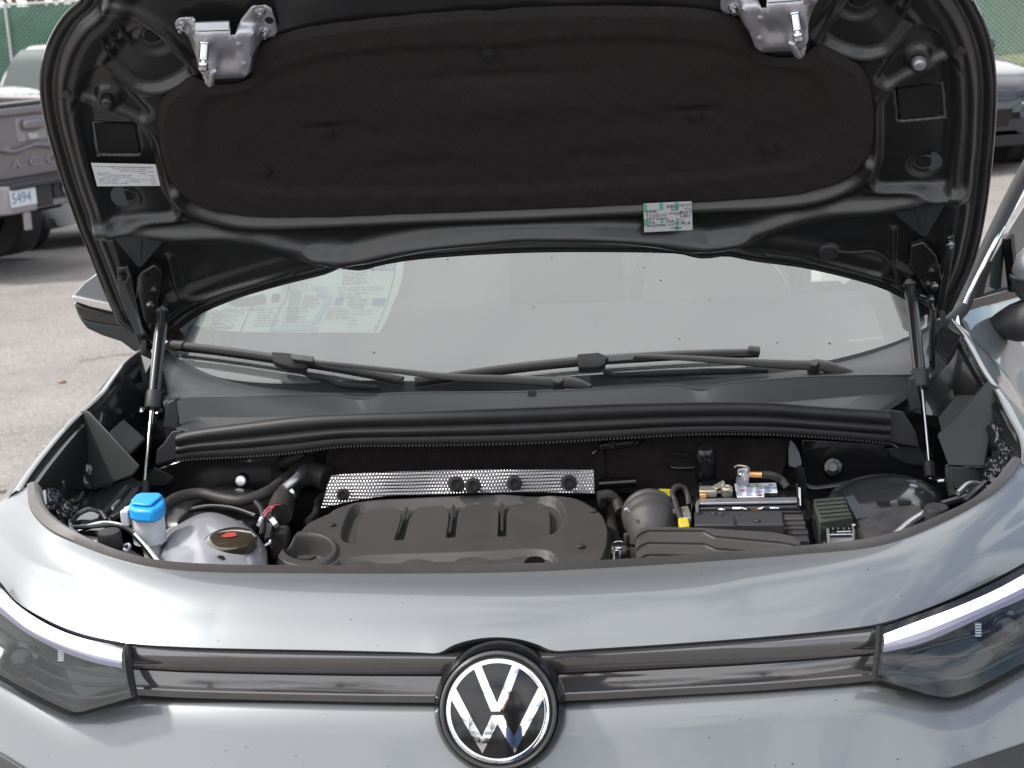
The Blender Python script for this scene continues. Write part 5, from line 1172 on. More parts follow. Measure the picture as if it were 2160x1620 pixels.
# terminals
M['beige'] = pm('tin_plate', (.42, .39, .32), .32, .7)
t1 = zb([(1475,1024),(1512,1024),(1512,1034),(1475,1035)], .927, .915, M['beige'], 'terminal_clamp'); zb([(1475,1035),(1491,1035),(1491,1041),(1476,1042)], .925, .912, M['brass'], 'terminal_copper', t1)
fan('terminal_lever', q3([(1500,1026,.928),(1526,1012,.935),(1529,1018,.935),(1522,1024,.93),(1512,1030,.928)]), M['beige'], (0, 0, -.003), t1, bevel=.0005)
part('terminal_post', *lathe([(.009, -.01), (.009, .002), (.0055, .004), (.004, .002), (0, .002)], PZ(1533,1031,.925), (0, -.2, 1), 20), M['beige'], t1)
fan('terminal_arm', q3([(1502,1030,.925),(1526,1028,.925),(1524,1036,.922),(1500,1036,.922)]), M['zinc'], (0, 0, -.004), t1, bevel=.0005)
t2 = fan('terminal_clamp', q3([(1556,988,.945),(1576,985,.945),(1581,997,.94),(1579,1012,.93),(1570,1016,.925),(1552,1008,.93),(1556,998,.94)]), M['zinc'], (0, .006, -.01), bevel=.001)
part('clamp_wire', *tube([PZ(x, y, .95) for x, y in ((1550,985),(1556,982),(1574,984),(1580,988),(1578,998))], .0016, 8, seg=24), M['beige'], t2)
part('terminal_bolt', *lathe([(.005, 0), (.005, .004), (.003, .006), (0, .006)], PZ(1565,1001,.946), (0, -.6, .8), 12), M['steel'], t2)
part('cable_lug', *tube([PZ(1582,1000,.94), PZ(1608,1001,.94)], .0048, 12), M['brass'], t2)
hose('battery_cable', [(1608,1001,.94),(1630,1003,.938),(1648,1012,.93),(1660,1028,.92)], .006, M['hose'], seg=30)
hose('battery_cable', [(1420,1085,.90),(1424,1060,.92),(1418,1040,.93),(1428,1026,.935),(1443,1030,.93),(1450,1046,.92),(1453,1066,.91)], .0042, M['hose'], seg=50)
hose('battery_cable', [(1424,1060,.925),(1432,1085,.915),(1440,1098,.91),(1455,1106,.905)], .0042, M['hose'], seg=30)
part('brake_fluid_dome', *lathe([(.017, -.045), (.0175, -.01), (.017, .004), (.013, .013), (.006, .017), (0, .018)], PZ(1488,960,.95), (0, -.15, 1), 28), M['gloss'])
for q, m_ in (([(1380,1034),(1392,1030),(1416,1031),(1421,1046),(1383,1048)], 'yellow'), ([(1412,1064),(1425,1062),(1432,1072),(1420,1080)], 'beige'), ([(1436,1068),(1452,1066),(1458,1082),(1440,1086)], 'beige'), ([(1430,1092),(1452,1090),(1455,1108),(1434,1110)], 'yellow'), ([(1455,1012),(1470,1008),(1472,1060),(1458,1066)], 'under2'), ([(1440,1084),(1458,1083),(1458,1090),(1442,1092)], 'zinc')):
    zb(q, .915, .88, M[m_], 'connector_plug' if m_ != 'under2' else 'battery_side', None, .002)
S(text_mesh('printed_text', 'NOTICE', .0065, PZ(1385,1041,.916), (1, 0, 0), (0, .9, .3), M['ink'], None), None)
# ---- fuse box by the right wing ----
fx = zb([(1716,1052),(1780,1046),(1798,1090),(1742,1098),(1728,1100),(1716,1062)], .915, .80, pm('olive_plastic', (.03, .036, .028), .4), 'fuse_box', None, .002)
for k in range(5):
    y = 1056+k*8.3; part('lid_rib', *tube([PZ(1719+k*3.6, y+1, .9165), PZ(1781+k*3.4, y-4, .9165)], .0016, 6), M['plastic_b'], fx)
fan('fuse_box_side', q3p([(1714,1060,.914),(1726,1090,.908),(1744,1100,.905),(1748,1165,.875),(1722,1168,.875),(1712,1110,.89)]), M['gloss'], (0, 0, -.004), fx, bevel=.002)
fan('label_patch', q3([(1783,1048,.915),(1800,1044,.915),(1830,1090,.905),(1806,1094,.905)]), pm('smoky_cover', (.05, .06, .07), .15, coat=1), (0, 0, -.002), fx)
cn = zb([(1740,1098),(1803,1106),(1806,1118),(1804,1152),(1748,1156),(1742,1130)], .900, .86, M['gloss'], 'plug_block', None, .002)
for q in (((1742,1100),(1804,1108)), ((1745,1102),(1749,1152)), ((1799,1110),(1801,1150)), ((1749,1128),(1800,1127)), ((1765,1122),(1795,1121))): part('plug_edge', *tube([PZ(*q[0], .902), PZ(*q[1], .902)], .0022 if q[0][1] < 1105 else .0012, 6), M['zinc'], cn)
for x in (1757, 1768, 1780, 1791): part('plug_tooth', *box(PZ(x, 1115, .903), (.0015, .003, .002)), M['silver'], cn)
fan('wing_cover', q3p([(1785,1062,.91),(1920,1058,.915),(1955,1078,.915),(1910,1120,.905),(1860,1150,.89),(1830,1152,.89),(1808,1105,.90)]), pm('grey_cover', (.035, .034, .036), .35, var=.3, vscale=30, rvar=.1), (0, 0, -.004), bevel=.002)
for x0, x1 in ((1848, 1878), (1893, 1922)): fan('cover_tab', q3([(x0,1056,.920),(x1,1056,.920),(x1-2,1062,.918),(x0+2,1062,.918)]), M['under2'], (0, 0, -.003))
fan('under_gap', q3([(1800,1095,.899),(1815,1105,.899),(1832,1150,.889),(1806,1156,.889)]), M['black'], (0, 0, -.01))

# more lines and looms in the gaps
rs = np.random.RandomState(12)
for pts, r, m_ in (([(1295,1060,.86),(1290,1100,.85),(1300,1140,.85),(1325,1170,.85)], .008, 'hose'), ([(1275,1050,.87),(1310,1065,.87),(1330,1100,.86),(1325,1150,.85)], .005, 'rubber'),
                   ([(1262,1048,.90),(1285,1045,.90),(1300,1058,.89),(1310,1080,.88)], .009, 'hose'), ([(690,1035,.88),(672,1055,.875),(665,1085,.87),(650,1100,.87)], .006, 'rubber'),
                   ([(1700,1060,.88),(1706,1090,.87),(1712,1130,.86),(1708,1165,.85)], .006, 'rubber'), ([(1694,1080,.88),(1702,1110,.87),(1700,1150,.86)], .004, 'hose'),
                   ([(540,1060,.90),(552,1075,.895),(556,1100,.885),(552,1130,.875)], .005, 'rubber'), ([(400,1075,.885),(440,1068,.89),(490,1072,.89),(540,1088,.885)], .004, 'under'),
                   ([(1340,960,.90),(1380,968,.90),(1430,962,.90),(1470,975,.90)], .003, 'rubber'), ([(700,955,.93),(760,962,.93),(840,955,.93),(920,958,.93)], .0022, 'rubber')):
    hose('cable', pts, r, M[m_], seg=30, n=10)
for x, y in ((1268,1060),(1325,1135),(700,1045),(575,1120),(1703,1100)): part('cable_clip', *box(PZ(x, y, .88), (.012, .010, .016), .4), M['plastic'], bevel=.002)
for x, y, z in ((1250,1075,.903),(1225,1150,.893),(700,1105,.897)): part('cover_screw', *lathe([(.006, 0), (.005, .002), (0, .0022)], plane_pts([(x, y)], .885, .10, .4)[0]+np.array([0, 0, -.001]), (0, 0, 1), 14), M['plastic'])
# ================= mirrors, right door, pillar =================
mir = fan('door_mirror', [PY(x, y, 1.28) for x, y in ((151,632),(158,618),(178,596),(205,576),(240,572),(300,590),(300,668),(235,655),(190,643))], M['paint_clean'], (0, .12, .01), bevel=.012, segs=4)
mir['label'] = 'door mirror on the left of the picture'
fan('mirror_indicator', [PY(x, y, 1.272) for x, y in ((152,624),(190,632),(300,655),(300,668),(235,657),(190,647),(153,634))], pm('clear_strip', (.55, .52, .5), .15, .3, 1), (0, .10, 0), mir, bevel=.002)
fan('mirror_lower', [PY(x, y, 1.285) for x, y in ((153,636),(190,649),(235,660),(300,672),(300,700),(250,688),(190,678),(164,668))], M['under2'], (0, .10, 0), mir, bevel=.006)
fan('mirror_foot', [PY(x, y, 1.29) for x, y in ((160,664),(190,676),(250,684),(310,700),(312,748),(280,741),(255,722),(215,709),(182,694))], M['cowl'], (0, .09, 0), mir, bevel=.008, segs=3)
# right side of the car
def yy_(l): return [PY(*p) for p in l]
fan('front_door', yy_([(2021,662,1.06),(2100,638,1.25),(2172,618,1.42),(2240,600,1.6),(2240,900,1.2),(2170,880,1.0),(2135,810,.98),(2085,745,1.0),(2040,700,1.04)]), M['paint_clean'], (0, .02, -.01))
fan('door_seam', yy_([(2017,664,1.05),(2023,660,1.05),(2030,685,1.03),(2040,705,1.01),(2035,706,1.01),(2024,690,1.03)]), M['black'], (0, .006, 0))
fan('window_trim', yy_([(2026,640,1.10),(2100,620,1.24),(2172,600,1.41),(2240,585,1.56),(2240,602,1.56),(2172,620,1.41),(2100,639,1.24),(2022,661,1.08)]), M['gloss'], (0, .01, -.004))
M['tint'] = pm('side_glass', (.05, .07, .07), .04, 0, spec=.8)
fan('side_window', yy_([(2045,634,1.14),(2062,600,1.16),(2108,520,1.25),(2170,420,1.36),(2240,300,1.5),(2240,585,1.58),(2172,600,1.43),(2100,619,1.27)]), M['tint'], (.0, .01, -.0))
part('window_divider', *tube(yy_([(2126,498,1.26),(2138,610,1.30)]), .012, 8), M['under2'])
fan('inner_pillar', yy_([(2044,634,1.13),(2074,625,1.18),(2082,590,1.20),(2098,550,1.22),(2080,555,1.18)]), M['black'], (0, .006, 0))
part('pillar', *tube(crv(yy_([(1985,690,1.00),(2030,648,1.08),(2050,595,1.13),(2085,520,1.20),(2128,430,1.29),(2175,340,1.38),(2240,230,1.5)]), 40), [.014, .014, .014, .014, .014], 12), M['rubber'])
part('chrome_strip', *tube(crv(yy_([(2034,642,1.07),(2050,606,1.10),(2075,556,1.15),(2100,508,1.20),(2135,445,1.28),(2172,380,1.35),(2240,265,1.5)]), 40), .0042, 10), M['chrome'])
fan('pillar_foot', yy_([(1984,690,1.02),(2002,668,1.03),(2022,664,1.03),(2030,705,1.0),(2012,700,1.0),(1996,694,1.0)]), M['silver'], (0, .01, -.005), bevel=.002)
mr_ = part('door_mirror', *lathe([(.001, -.075), (.030, -.066), (.052, -.04), (.060, -.0), (.060, .05), (.05, .07), (.03, .08), (0, .082)], PY(2222,566,1.18), (1, -.05, .04), 32), M['paint_clean'], sharp=60)
mr_['label'] = 'door mirror on the right of the picture'
ft_ = part('mirror_foot', *tube(crv(yy_([(2084,690,1.17),(2096,688,1.17),(2122,684,1.17),(2155,678,1.17),(2190,668,1.17)]), 20), [.014, .030, .042, .046, .046], 20, [(math.cos(a), .85*math.sin(a)) for a in np.linspace(0, 2*math.pi, 21)[:-1]]), M['plastic'], mr_, sharp=60)
fan('mirror_lower', yy_([(2134,583,1.15),(2172,592,1.14),(2172,650,1.15),(2150,628,1.16),(2138,600,1.16)]), M['plastic'], (0, .03, 0), mr_, bevel=.004)
# body sides and wheels out of frame, so that the car stands on the ground
for sg in (-1, 1):
    fe = crv([HIT(*p, fF) for p in (Lf if sg < 0 else Rf)], 40)[::-1]; fe = fe[fe[:, 1] > .62]; yl = np.linspace(fe[:, 1].max(), 3.9, 10)[1:]
    fe = np.vstack([fe, np.stack([np.full(9, fe[-1, 0]), yl, np.full(9, fe[-1, 2])], 1)])
    part('body_side', *grid([fe+np.array([sg*a, 0, b]) for a, b in ((.0, -.02), (.012, -.05), (.05, -.11), (.08, -.18), (.10, -.4), (.09, -.68))]), M['paint_clean'])
part('underbody', *box((0, 1.9, .30), (1.5, 3.7, .06)), M['black'])

for sg in (-1, 1):
    e = lambda y: .985+.5*(y-.86)
    part('windscreen_pillar' if sg < 0 else 'inner_pillar', *tube([(sg*.70, 1.10, 1.06), (sg*.66, 1.35, 1.17), (sg*.60, 1.66, 1.33), (sg*.57, 1.78, 1.37)], .022, 10), M['under2'])
    part('rear_side_window', *grid([[(sg*(.80-.03*abs(y-2.4)*0), y, 1.04) for y in np.linspace(1.62, 3.6, 8)], [(sg*.61, y, z) for y, z in zip(np.linspace(1.80, 3.5, 8), (1.36, 1.44, 1.51, 1.54, 1.56, 1.55, 1.53, 1.48))]]), M['tint'])
part('front_side_window', *grid([[(-.79, y, 1.05) for y in np.linspace(1.15, 1.62, 5)], [(-.61-.08*(1-t), 1.25+.55*t, 1.12+.24*t) for t in np.linspace(0, 1, 5)]]), M['tint'])

# dark lower intakes at the bottom corners of the bumper, following its curve
for pts in ([(-60,1560),(-90,1640),(-40,1680),(95,1665),(60,1625),(0,1588)], [(2230,1545),(2250,1640),(2180,1670),(1960,1660),(2000,1622),(2080,1595),(2160,1568)]):
    triplate(pts, lambda x, y: HITY(x, y, lambda a, b: bumpy(a, b)-.0035), 'lower_intake', M['plastic'], .003, None, 5)
# ================= surroundings =================
def gz(x, y): return -max(0, y-2.0)*(.034-.0032*min(8, max(-8, x)))
M['asphalt'] = pm('worn_asphalt', (.198, .182, .171), .85, spec=.25, var=.20, vscale=1.6, bump=.6, bscale=120, specks=[(55, .50, (.115, .105, .10)), (80, .55, (.31, .28, .265)), (120, .5, (.10, .09, .085)), (30, .25, (.30, .22, .18))])
def lot(): 
    ys = list(np.linspace(-60, 2, 20))+list(np.linspace(3, 90, 60)); xs = np.linspace(-60, 60, 81)
    return grid([[(x, y, gz(x, y)) for x in xs] for y in ys])
g = mesh('parking_lot', *lot(), M['asphalt'], sharp=0); tag(g, kind='structure')
# a thin crack and a pebble on the asphalt beside the car
def GP(px, py):
    return HIT(px, py, gz, 2.0, 30.0) if False else _gp(px, py)
def _gp(px, py):
    d = ray(px, py); a, b = 1.0, 80.0
    for _ in range(60):
        m_ = (a+b)/2; p = CAM+d*m_
        if p[2] > gz(p[0], p[1]): a = m_
        else: b = m_
    return CAM+d*(a+b)/2
def top(name, V, F, mat, label, cat, group=None, kind=None, **k):
    o = mesh(name, V, F, mat, **k); tag(o, label, cat, group, kind); return o
mb = MB()
for line in ([(160,768),(180,760),(205,757),(230,752),(262,749),(285,748)], [(0,1038),(20,1040)]):
    P_ = [_gp(*p)+np.array([0, 0, .004]) for p in line]; P_ = crv(P_, 24); P_[:, 0] += np.random.RandomState(1).randn(24)*.006; P_[:, 1] += np.random.RandomState(2).randn(24)*.012
    w_ = np.array([0, .012, 0]); mb.add(*grid([P_-w_*.5, P_+w_*.5]))
o = mb.build('crack', pm('crack_dirt', (.07, .06, .055), .9), sharp=0); o['kind'] = 'structure'
p = _gp(131, 808); st_o = top('pebble', *lathe([(.0, -.01), (.016, .0), (.021, .009), (.015, .017), (0, .02)], p, (.1, 0, 1), 9), pm('pebble_stone', (.26, .17, .14), .8), 'small reddish pebble lying on the asphalt at the left', 'pebble')

# ---- local-frame builder for things that stand on the ground ----
class Local:
    def __init__(s, root): s.root = root
    def add(s, name, V, F, mat, parent=None, label=None, **k):
        o = mesh(name, V, F, mat, **k); o.parent = parent or s.root
        if label: o['label'] = label
        return o
M['truck'] = pm('bronze_grey_paint', (.165, .150, .156), .35, .5, 1, .05)
M['bump'] = pm('grey_bumper', (.28, .26, .27), .45, .3)
M['dglass'] = pm('tinted_glass', (.10, .14, .14), .05, 0, spec=.7, coat=1)
M['tyre'] = pm('tyre_rubber', (.022, .020, .020), .75, var=.2, vscale=8)
def wheel(Lc, c, axis, r, w_, spokes=6, rimr=.66):
    c = np.asarray(c, float); ax = np.asarray(axis, float)
    t = Lc.add('wheel', *lathe([(r*rimr, -.02), (r*rimr*1.02, .0), (r*.80, .008), (r*.95, .0), (r, -.03), (r, -w_+.02), (r*.93, -w_), (r*.5, -w_)], c, ax, 40, False), M['tyre'])
    rim = Lc.add('rim', *lathe([(r*rimr, -.01), (r*rimr*.98, .004), (r*rimr*.9, -.01), (r*rimr*.9, -.10), (0, -.10)], c, ax, 36, False), M['black'], t)
    a, b = frame_of(ax); mb = MB()
    for k in range(spokes):
        an = 2*math.pi*k/spokes; e = math.cos(an)*a+math.sin(an)*b; n = -math.sin(an)*a+math.cos(an)*b
        mb.add(*prism([c+e*.03-n*.035-ax*.03, c+e*r*rimr*.93-n*.05-ax*.012, c+e*r*rimr*.93+n*.05-ax*.012, c+e*.03+n*.035-ax*.03], -ax*.03))
    mb.add(*lathe([(r*rimr, -.012), (r*rimr, .005), (r*rimr*.93, .005), (r*rimr*.92, -.02)], c, ax, 36, False)); mb.add(*lathe([(.07, -.04), (.06, -.018), (0, -.015)], c, ax, 16))
    Lc.add('spokes', mb.V, mb.F, M['alu'], t, bevel=.004); return t
# ---- pickup ----
pl_ = PD(92, 398, 12.9); tx, ty = pl_[0], pl_[1]; TG = pl_[2]-.74
TA = R(62)
tr = empty('pickup_truck', (tx, ty, TG), TA); tag(tr, 'grey pickup truck with letters pressed into its tailgate, cut off by the left edge', 'pickup truck')
T = Local(tr)
def tb(name, x0, x1, y0, y1, z0, z1, mat, parent=None, bevel=.02, **k): return T.add(name, *box(((x0+x1)/2, (y0+y1)/2, (z0+z1)/2), (x1-x0, y1-y0, z1-z0)), mat, parent, bevel=bevel, **k)
tg = tb('tailgate', -.72, .72, .06, .16, .83, 1.40, M['truck'], bevel=.03, segs=3)
tb('tailgate_lip', -.72, .72, .02, .10, 1.33, 1.40, M['truck'], tg, .02); tb('tailgate_crease', -.66, .66, .045, .08, 1.08, 1.10, M['truck'], tg, .01)
tb('tailgate_cap', -.73, .73, .03, .20, 1.40, 1.43, M['plastic'], tg, .008)
hx = .0
tb('handle_recess', -.15, .15, .052, .08, 1.12, 1.32, M['bump'], tg, .01); tb('handle', -.11, .11, .0, .06, 1.21, 1.29, M['truck'], tg, .02); tb('lock', -.05, .05, .035, .07, 1.13, 1.19, M['alu'], tg, .006)
T.add('tailgate_swage', *tube([(-.62, .06, 1.02), (-.45, .045, 1.10), (-.22, .045, 1.06), (0, .04, 1.09), (.22, .045, 1.06), (.45, .045, 1.10), (.62, .06, 1.02)], .022, 10, seg=60), M['truck'], tg)
tmk = dict(depth=.012)
for i, ch in enumerate('TACOMA'):
    o = text_mesh('letter', ch, .105, (-.42+i*.175, .055, .925), (1, 0, 0), (0, 0, 1), M['bump'], None, .02, sx=1.25); o.parent = tg
o = text_mesh('letter', '4x4', .10, (-.70, .056, .86), (1, 0, .1), (0, 0, 1), M['silver'], None, .02); o.parent = tg
for sg in (-1, 1):
    tb('bed_side', min(sg*.74, sg*.93), max(sg*.74, sg*.93), .08, 1.9, .75, 1.42, M['truck'], None, .03)
    tb('tail_lamp', min(sg*.74, sg*.90), max(sg*.74, sg*.90), .04, .12, .95, 1.35, pm('tail_lamp_red', (.3, .02, .02), .15, coat=1), None, .02)
tb('bed_floor', -.75, .75, .15, 1.9, .74, .80, M['black'], None, .01)
bm_ = T.add('rear_bumper', *prism([(x, y, .0) for x, y in ((-.90,.16),(-.86,-.02),(-.52,-.10),(-.46,-.14),(-.2,-.14),(-.17,-.06),(.17,-.06),(.2,-.14),(.46,-.14),(.52,-.10),(.86,-.02),(.90,.16))], (0, 0, .22)), M['bump'], bevel=.02, segs=3)
for v in bm_.data.vertices: v.co.z += .60
tb('bumper_step', -.45, .45, -.17, .05, .79, .83, M['plastic'], bm_, .01); tb('plate_recess', -.16, .0, -.10, -.04, .62, .80, M['plastic'], bm_, .008)
tb('step_pocket', .02, .28, -.10, -.0, .66, .80, M['plastic'], bm_, .01); T.add('pocket_ring', *lathe([(.045, 0), (.05, .01), (.035, .012), (.03, .0)], (.14, -.11, .73), (0, -1, 0), 20), M['bump'], bm_)
pt = tb('licence_plate', -.47, -.21, -.152, -.144, .655, .785, M['white'], bm_, .004)
o = text_mesh('plate_number', '5494', .115, (-.46, -.154, .685), (1, 0, 0), (0, 0, 1), M['ink_b'], None, 0, sx=.85); o.parent = pt; 
for x in (-.30, .32):
    tb('tow_loop', x-.03, x+.03, -.13, -.10, .46, .60, M['bump'], bm_, .006)
cab_z = [(1.95, 1.38), (2.02, 1.55), (2.16, 1.80), (2.35, 1.87), (2.8, 1.90), (3.4, 1.87), (3.9, 1.60), (4.3, 1.36)]
T.add('cab', *grid([[(-.86, y, 1.15), (-.86, y, 1.36), (-.74+.0*z, y, z-.06), (-.55, y, z-.01), (0, y, z), (.55, y, z-.01), (.74, y, z-.06), (.86, y, 1.36), (.86, y, 1.15)] for y, z in cab_z]+[[(x, 1.95, z) for x, z in ((-.86, 1.15),)]*9]), M['truck'], sharp=50)
T.add('cab_back', *prism([(x, 1.93, z) for x, z in ((-.86,.8),(.86,.8),(.86,1.38),(.72,1.75),(-.72,1.75),(-.86,1.38))], (0, .05, 0)), M['truck'])
rw = T.add('rear_window', *grid([[(x*.70, 1.925, 1.43) for x in np.linspace(-1, 1, 8)], [(x*.69, 1.95, 1.60) for x in np.linspace(-1, 1, 8)], [(x*.62, 2.06, 1.80) for x in np.linspace(-1, 1, 8)]]), pm('pale_tinted_glass', (.22, .30, .28), .06, coat=1))
T.add('window_seal', *tube([(-.71, 1.915, 1.42), (-.705, 1.93, 1.60), (-.63, 2.05, 1.81), (0, 2.04, 1.82), (.63, 2.05, 1.81), (.705, 1.93, 1.60), (.71, 1.915, 1.42)], .018, 8), M['rubber'], rw)
tb('cab_body', -.92, .92, 1.95, 5.0, .55, 1.32, M['truck'], None, .08, segs=3)
tb('chassis', -.45, .45, .3, 4.8, .52, .66, M['black'], None, .02)
for sg in (-1, 1):
    for y in (1.5, 4.6): wheel(T, (sg*.93, y, .40), (sg, 0, 0), .40, .26)

# ---- ordinary cars ----
def make_car(name, col, loc, rz, label, group=None, suvish=True, glassm=None):
    root = empty(name, loc, rz); tag(root, label, 'car', group); K = Local(root)
    H_ = 1.62 if suvish else 1.45
    # stations from the nose (y=0) to the tail
    stn = [(0, .50, .62, .64, .40), (.06, .66, .74, .76, .30), (.25, .80, .86, .88, .24), (.7, .88, .93, .96, .22), (1.15, .91, .98, 1.02, .22), (1.35, .91, .99, 1.10, .22), (1.75, .92, 1.00, H_-.16, .22), (2.1, .92, 1.0, H_-.03, .22), (2.7, .92, 1.01, H_, .22), (3.4, .92, 1.02, H_-.03, .22), (3.95, .90, 1.03, H_-.14, .24), (4.25, .87, 1.02, 1.22, .26), (4.40, .80, .92, .98, .32), (4.46, .68, .78, .80, .42)]
    rows = []
    for y, w_, belt, top_, sill in stn:
        k = (top_-belt); wt = w_-.33*k if k > .2 else w_-.10
        half = [(w_*.92, sill), (w_, sill+.16), (w_+.01, belt-.12), (w_-.015, belt), (wt+.05*k, belt+(top_-belt)*.75), (wt*.86, top_-.012), (wt*.4, top_)]
        rows.append([(-a, y, z) for a, z in half]+[(a, y, z) for a, z in half[::-1]])
    rr = [np.array(r, float) for r in rows]
    fine = np.stack([crv([r[j] for r in rr], 60) for j in range(14)], 1)
    V, F = grid([list(f) for f in fine]); F += [tuple(range(14)), tuple(range(59*14, 60*14))[::-1]]
    body = K.add('body', V, F, col, sharp=42)
    g_ = glassm or M['dglass']
    wsx = lambda y, z, s=1: (s*(.915-.33*(z-1.0)+.004), y, z)
    for sg in (-1, 1):
        for q in ([(1.72, 1.06), (2.42, 1.06), (2.42, H_-.13), (2.12, H_-.14)], [(2.50, 1.06), (3.28, 1.07), (3.20, H_-.13), (2.50, H_-.12)], [(3.36, 1.08), (3.85, 1.12), (3.62, H_-.19), (3.30, H_-.15)]):
            P_ = [np.array(wsx(y, z, sg)) for y, z in q]; K.add('side_window', *prism(P_, (sg*.012, 0, 0)), g_, body, bevel=.004)
        K.add('headlight', *prism([(sg*.50, .030, .70), (sg*.66, .07, .735), (sg*.845, .30, .80), (sg*.86, .34, .74), (sg*.74, .13, .64), (sg*.55, .03, .63)], (0, -.015, .01)), M['lamp_in2'], body, bevel=.006)
        K.add('running_light', *tube([(sg*.52, .012, .635), (sg*.75, .11, .645), (sg*.875, .35, .74)], .010, 8), M['silver'], body)
        K.add('tail_lamp', *prism([(sg*.60, 4.44, .86), (sg*.84, 4.36, .92), (sg*.84, 4.36, .80), (sg*.62, 4.46, .76)], (0, .03, 0)), pm('car_tail_lamp', (.35, .02, .02), .15, coat=1), body, bevel=.005)
        mrr = K.add('door_mirror', *lathe([(0, -.10), (.06, -.08), (.078, -.02), (.07, .04), (.03, .06), (0, .062)], (sg*1.02, 1.62, 1.08), (sg, 0, .1), 16), col, body)
        for y in (.85, 3.55):
            K.add('wheel_arch', *lathe([(.39, 0), (.39, .012), (.36, .012), (.36, -.05)], (sg*.915, y, .34), (sg, 0, 0), 32), M['plastic'], body)
            wheel(K, (sg*.93, y, .34), (sg, 0, 0), .34, .22, 5, .68)
    zf = lambda y: np.interp(y, [1.15, 1.35, 1.75, 2.1], [1.02, 1.10, H_-.16, H_-.03])
    K.add('windscreen', *grid([[(x*(.80-.18*(y-1.25)), y-.02*(1-x*x), zf(y)+.012+.0*x) for x in np.linspace(-1, 1, 9)] for y in np.linspace(1.25, 2.02, 8)]), g_, body)
    K.add('rear_window', *grid([[(x*.66, y, z) for x in np.linspace(-1, 1, 6)] for y, z in ((3.98, H_-.12), (4.27, 1.22))]), g_, body)
    K.add('grille', *prism([(-.42, -.02, .60), (.42, -.02, .60), (.38, .01, .44), (-.38, .01, .44)], (0, -.012, 0)), M['gloss'], body, bevel=.005)
    K.add('lower_grille', *prism([(-.62, .0, .36), (.62, .0, .36), (.58, .04, .26), (-.58, .04, .26)], (0, -.02, 0)), M['plastic'], body, bevel=.005)
    K.add('sill', *box((0, 2.2, .26), (1.80, 3.6, .10)), M['plastic'], body, bevel=.02)
    return root
M['pale_ws'] = pm('reflecting_windscreen', (.035, .05, .045), .10, coat=.4)
M['navy'] = pm('navy_paint', (.004, .006, .013), .35, 0, .9, .03); M['wpaint'] = pm('white_paint', (.72, .74, .75), .35, 0, 1, .03); M['spaint'] = pm('silver_paint', (.45, .46, .47), .35, .6, 1, .03); M['rpaint'] = pm('dark_red_paint', (.22, .02, .02), .35, .2, 1, .03)
# dark blue car, front corner beside the raised hood
q = _gp(2132, 345); dk_loc = (q[0], q[1])
CB = make_car('dark_blue_car', M['navy'], (0, 0, 0), 0, 'dark blue car parked beyond the right side of the raised hood', None, True)
ang = R(62); 
def place(o, px, py, depth_off, lp, ang, z=None):
    """put local point lp of the car over the ground point seen at px, py"""
    g0 = _gp(px, py); c, s = math.cos(ang), math.sin(ang); o.rotation_euler = (0, 0, ang)
    x = g0[0]-(c*lp[0]-s*lp[1]); y = g0[1]-(s*lp[0]+c*lp[1]); o.location = (x, y, gz(g0[0], g0[1]) if z is None else z)
place(CB, 2124, 342, 0, (.84, .85), R(16))
# white car behind the pickup, only its nose corner and wheels show
WC = make_car('white_car', M['wpaint'], (0, 0, 0), 0, 'white car standing just behind the grey pickup, mostly hidden', None, False)
place(WC, 32, 530, 0, (-.92, .85), R(64))
GC = make_car('grey_car', M['truck'], (0, 0, 0), 0, 'bronze grey car facing the camera behind the pickup tailgate, windscreen showing', None, True, M['pale_ws'])
place(GC, 112, 452, 0, (0, 0), R(6)); GC.scale = (1.28, 1.28, 1.28)

# ---- chain link fence with green screen ----
fa, fb_ = np.array([-17.0, 27.0]), np.array([19.0, 26.0]); fl = np.linalg.norm(fb_-fa); fd = (fb_-fa)/fl
def fgz(s): 
    p = fa+fd*s; return -.98+.88*sst(np.array(s/fl), .3, .75)
FH = 2.68
fence = empty('chain_link_fence', (fa[0], fa[1], fgz(0)), math.atan2(fd[1], fd[0])); tag(fence, 'long chain link fence with green privacy screen behind the parked cars', 'fence')
FN = Local(fence); z0 = fgz(0); rel = lambda s: float(fgz(s)-z0)
M['galv'] = pm('galvanised_wire', (.42, .43, .42), .45, .7); M['screen'] = pm('green_screen', (.035, .16, .10), .8, var=.18, vscale=1.2, bump=.4, bscale=60)
ss = np.linspace(0, fl, 90)
def wav(s, k): return .02*math.sin(s*2.1+k)+.012*math.sin(s*5.3+2*k)
FN.add('privacy_screen', *grid([[(s, .05+wav(s, k), rel(s)+z) for s in ss] for k, z in enumerate(np.linspace(.27, FH-.04, 8))]), M['screen'], sharp=0)
s_ = 0; 
while s_ < fl: FN.add('post', *tube([(s_, 0, rel(s_)-.1), (s_, 0, rel(s_)+FH+.03)], .032, 12), M['galv']); s_ += 3.0
FN.add('top_rail', *tube([(s, 0, rel(s)+FH) for s in ss], .022, 8), M['galv']); FN.add('tension_wire', *tube([(s, -.02, rel(s)+.06) for s in ss], .006, 6), M['galv'])
mb = MB(); pitch = .085
vis = [(0, fl)]
n_ = int(fl/pitch)
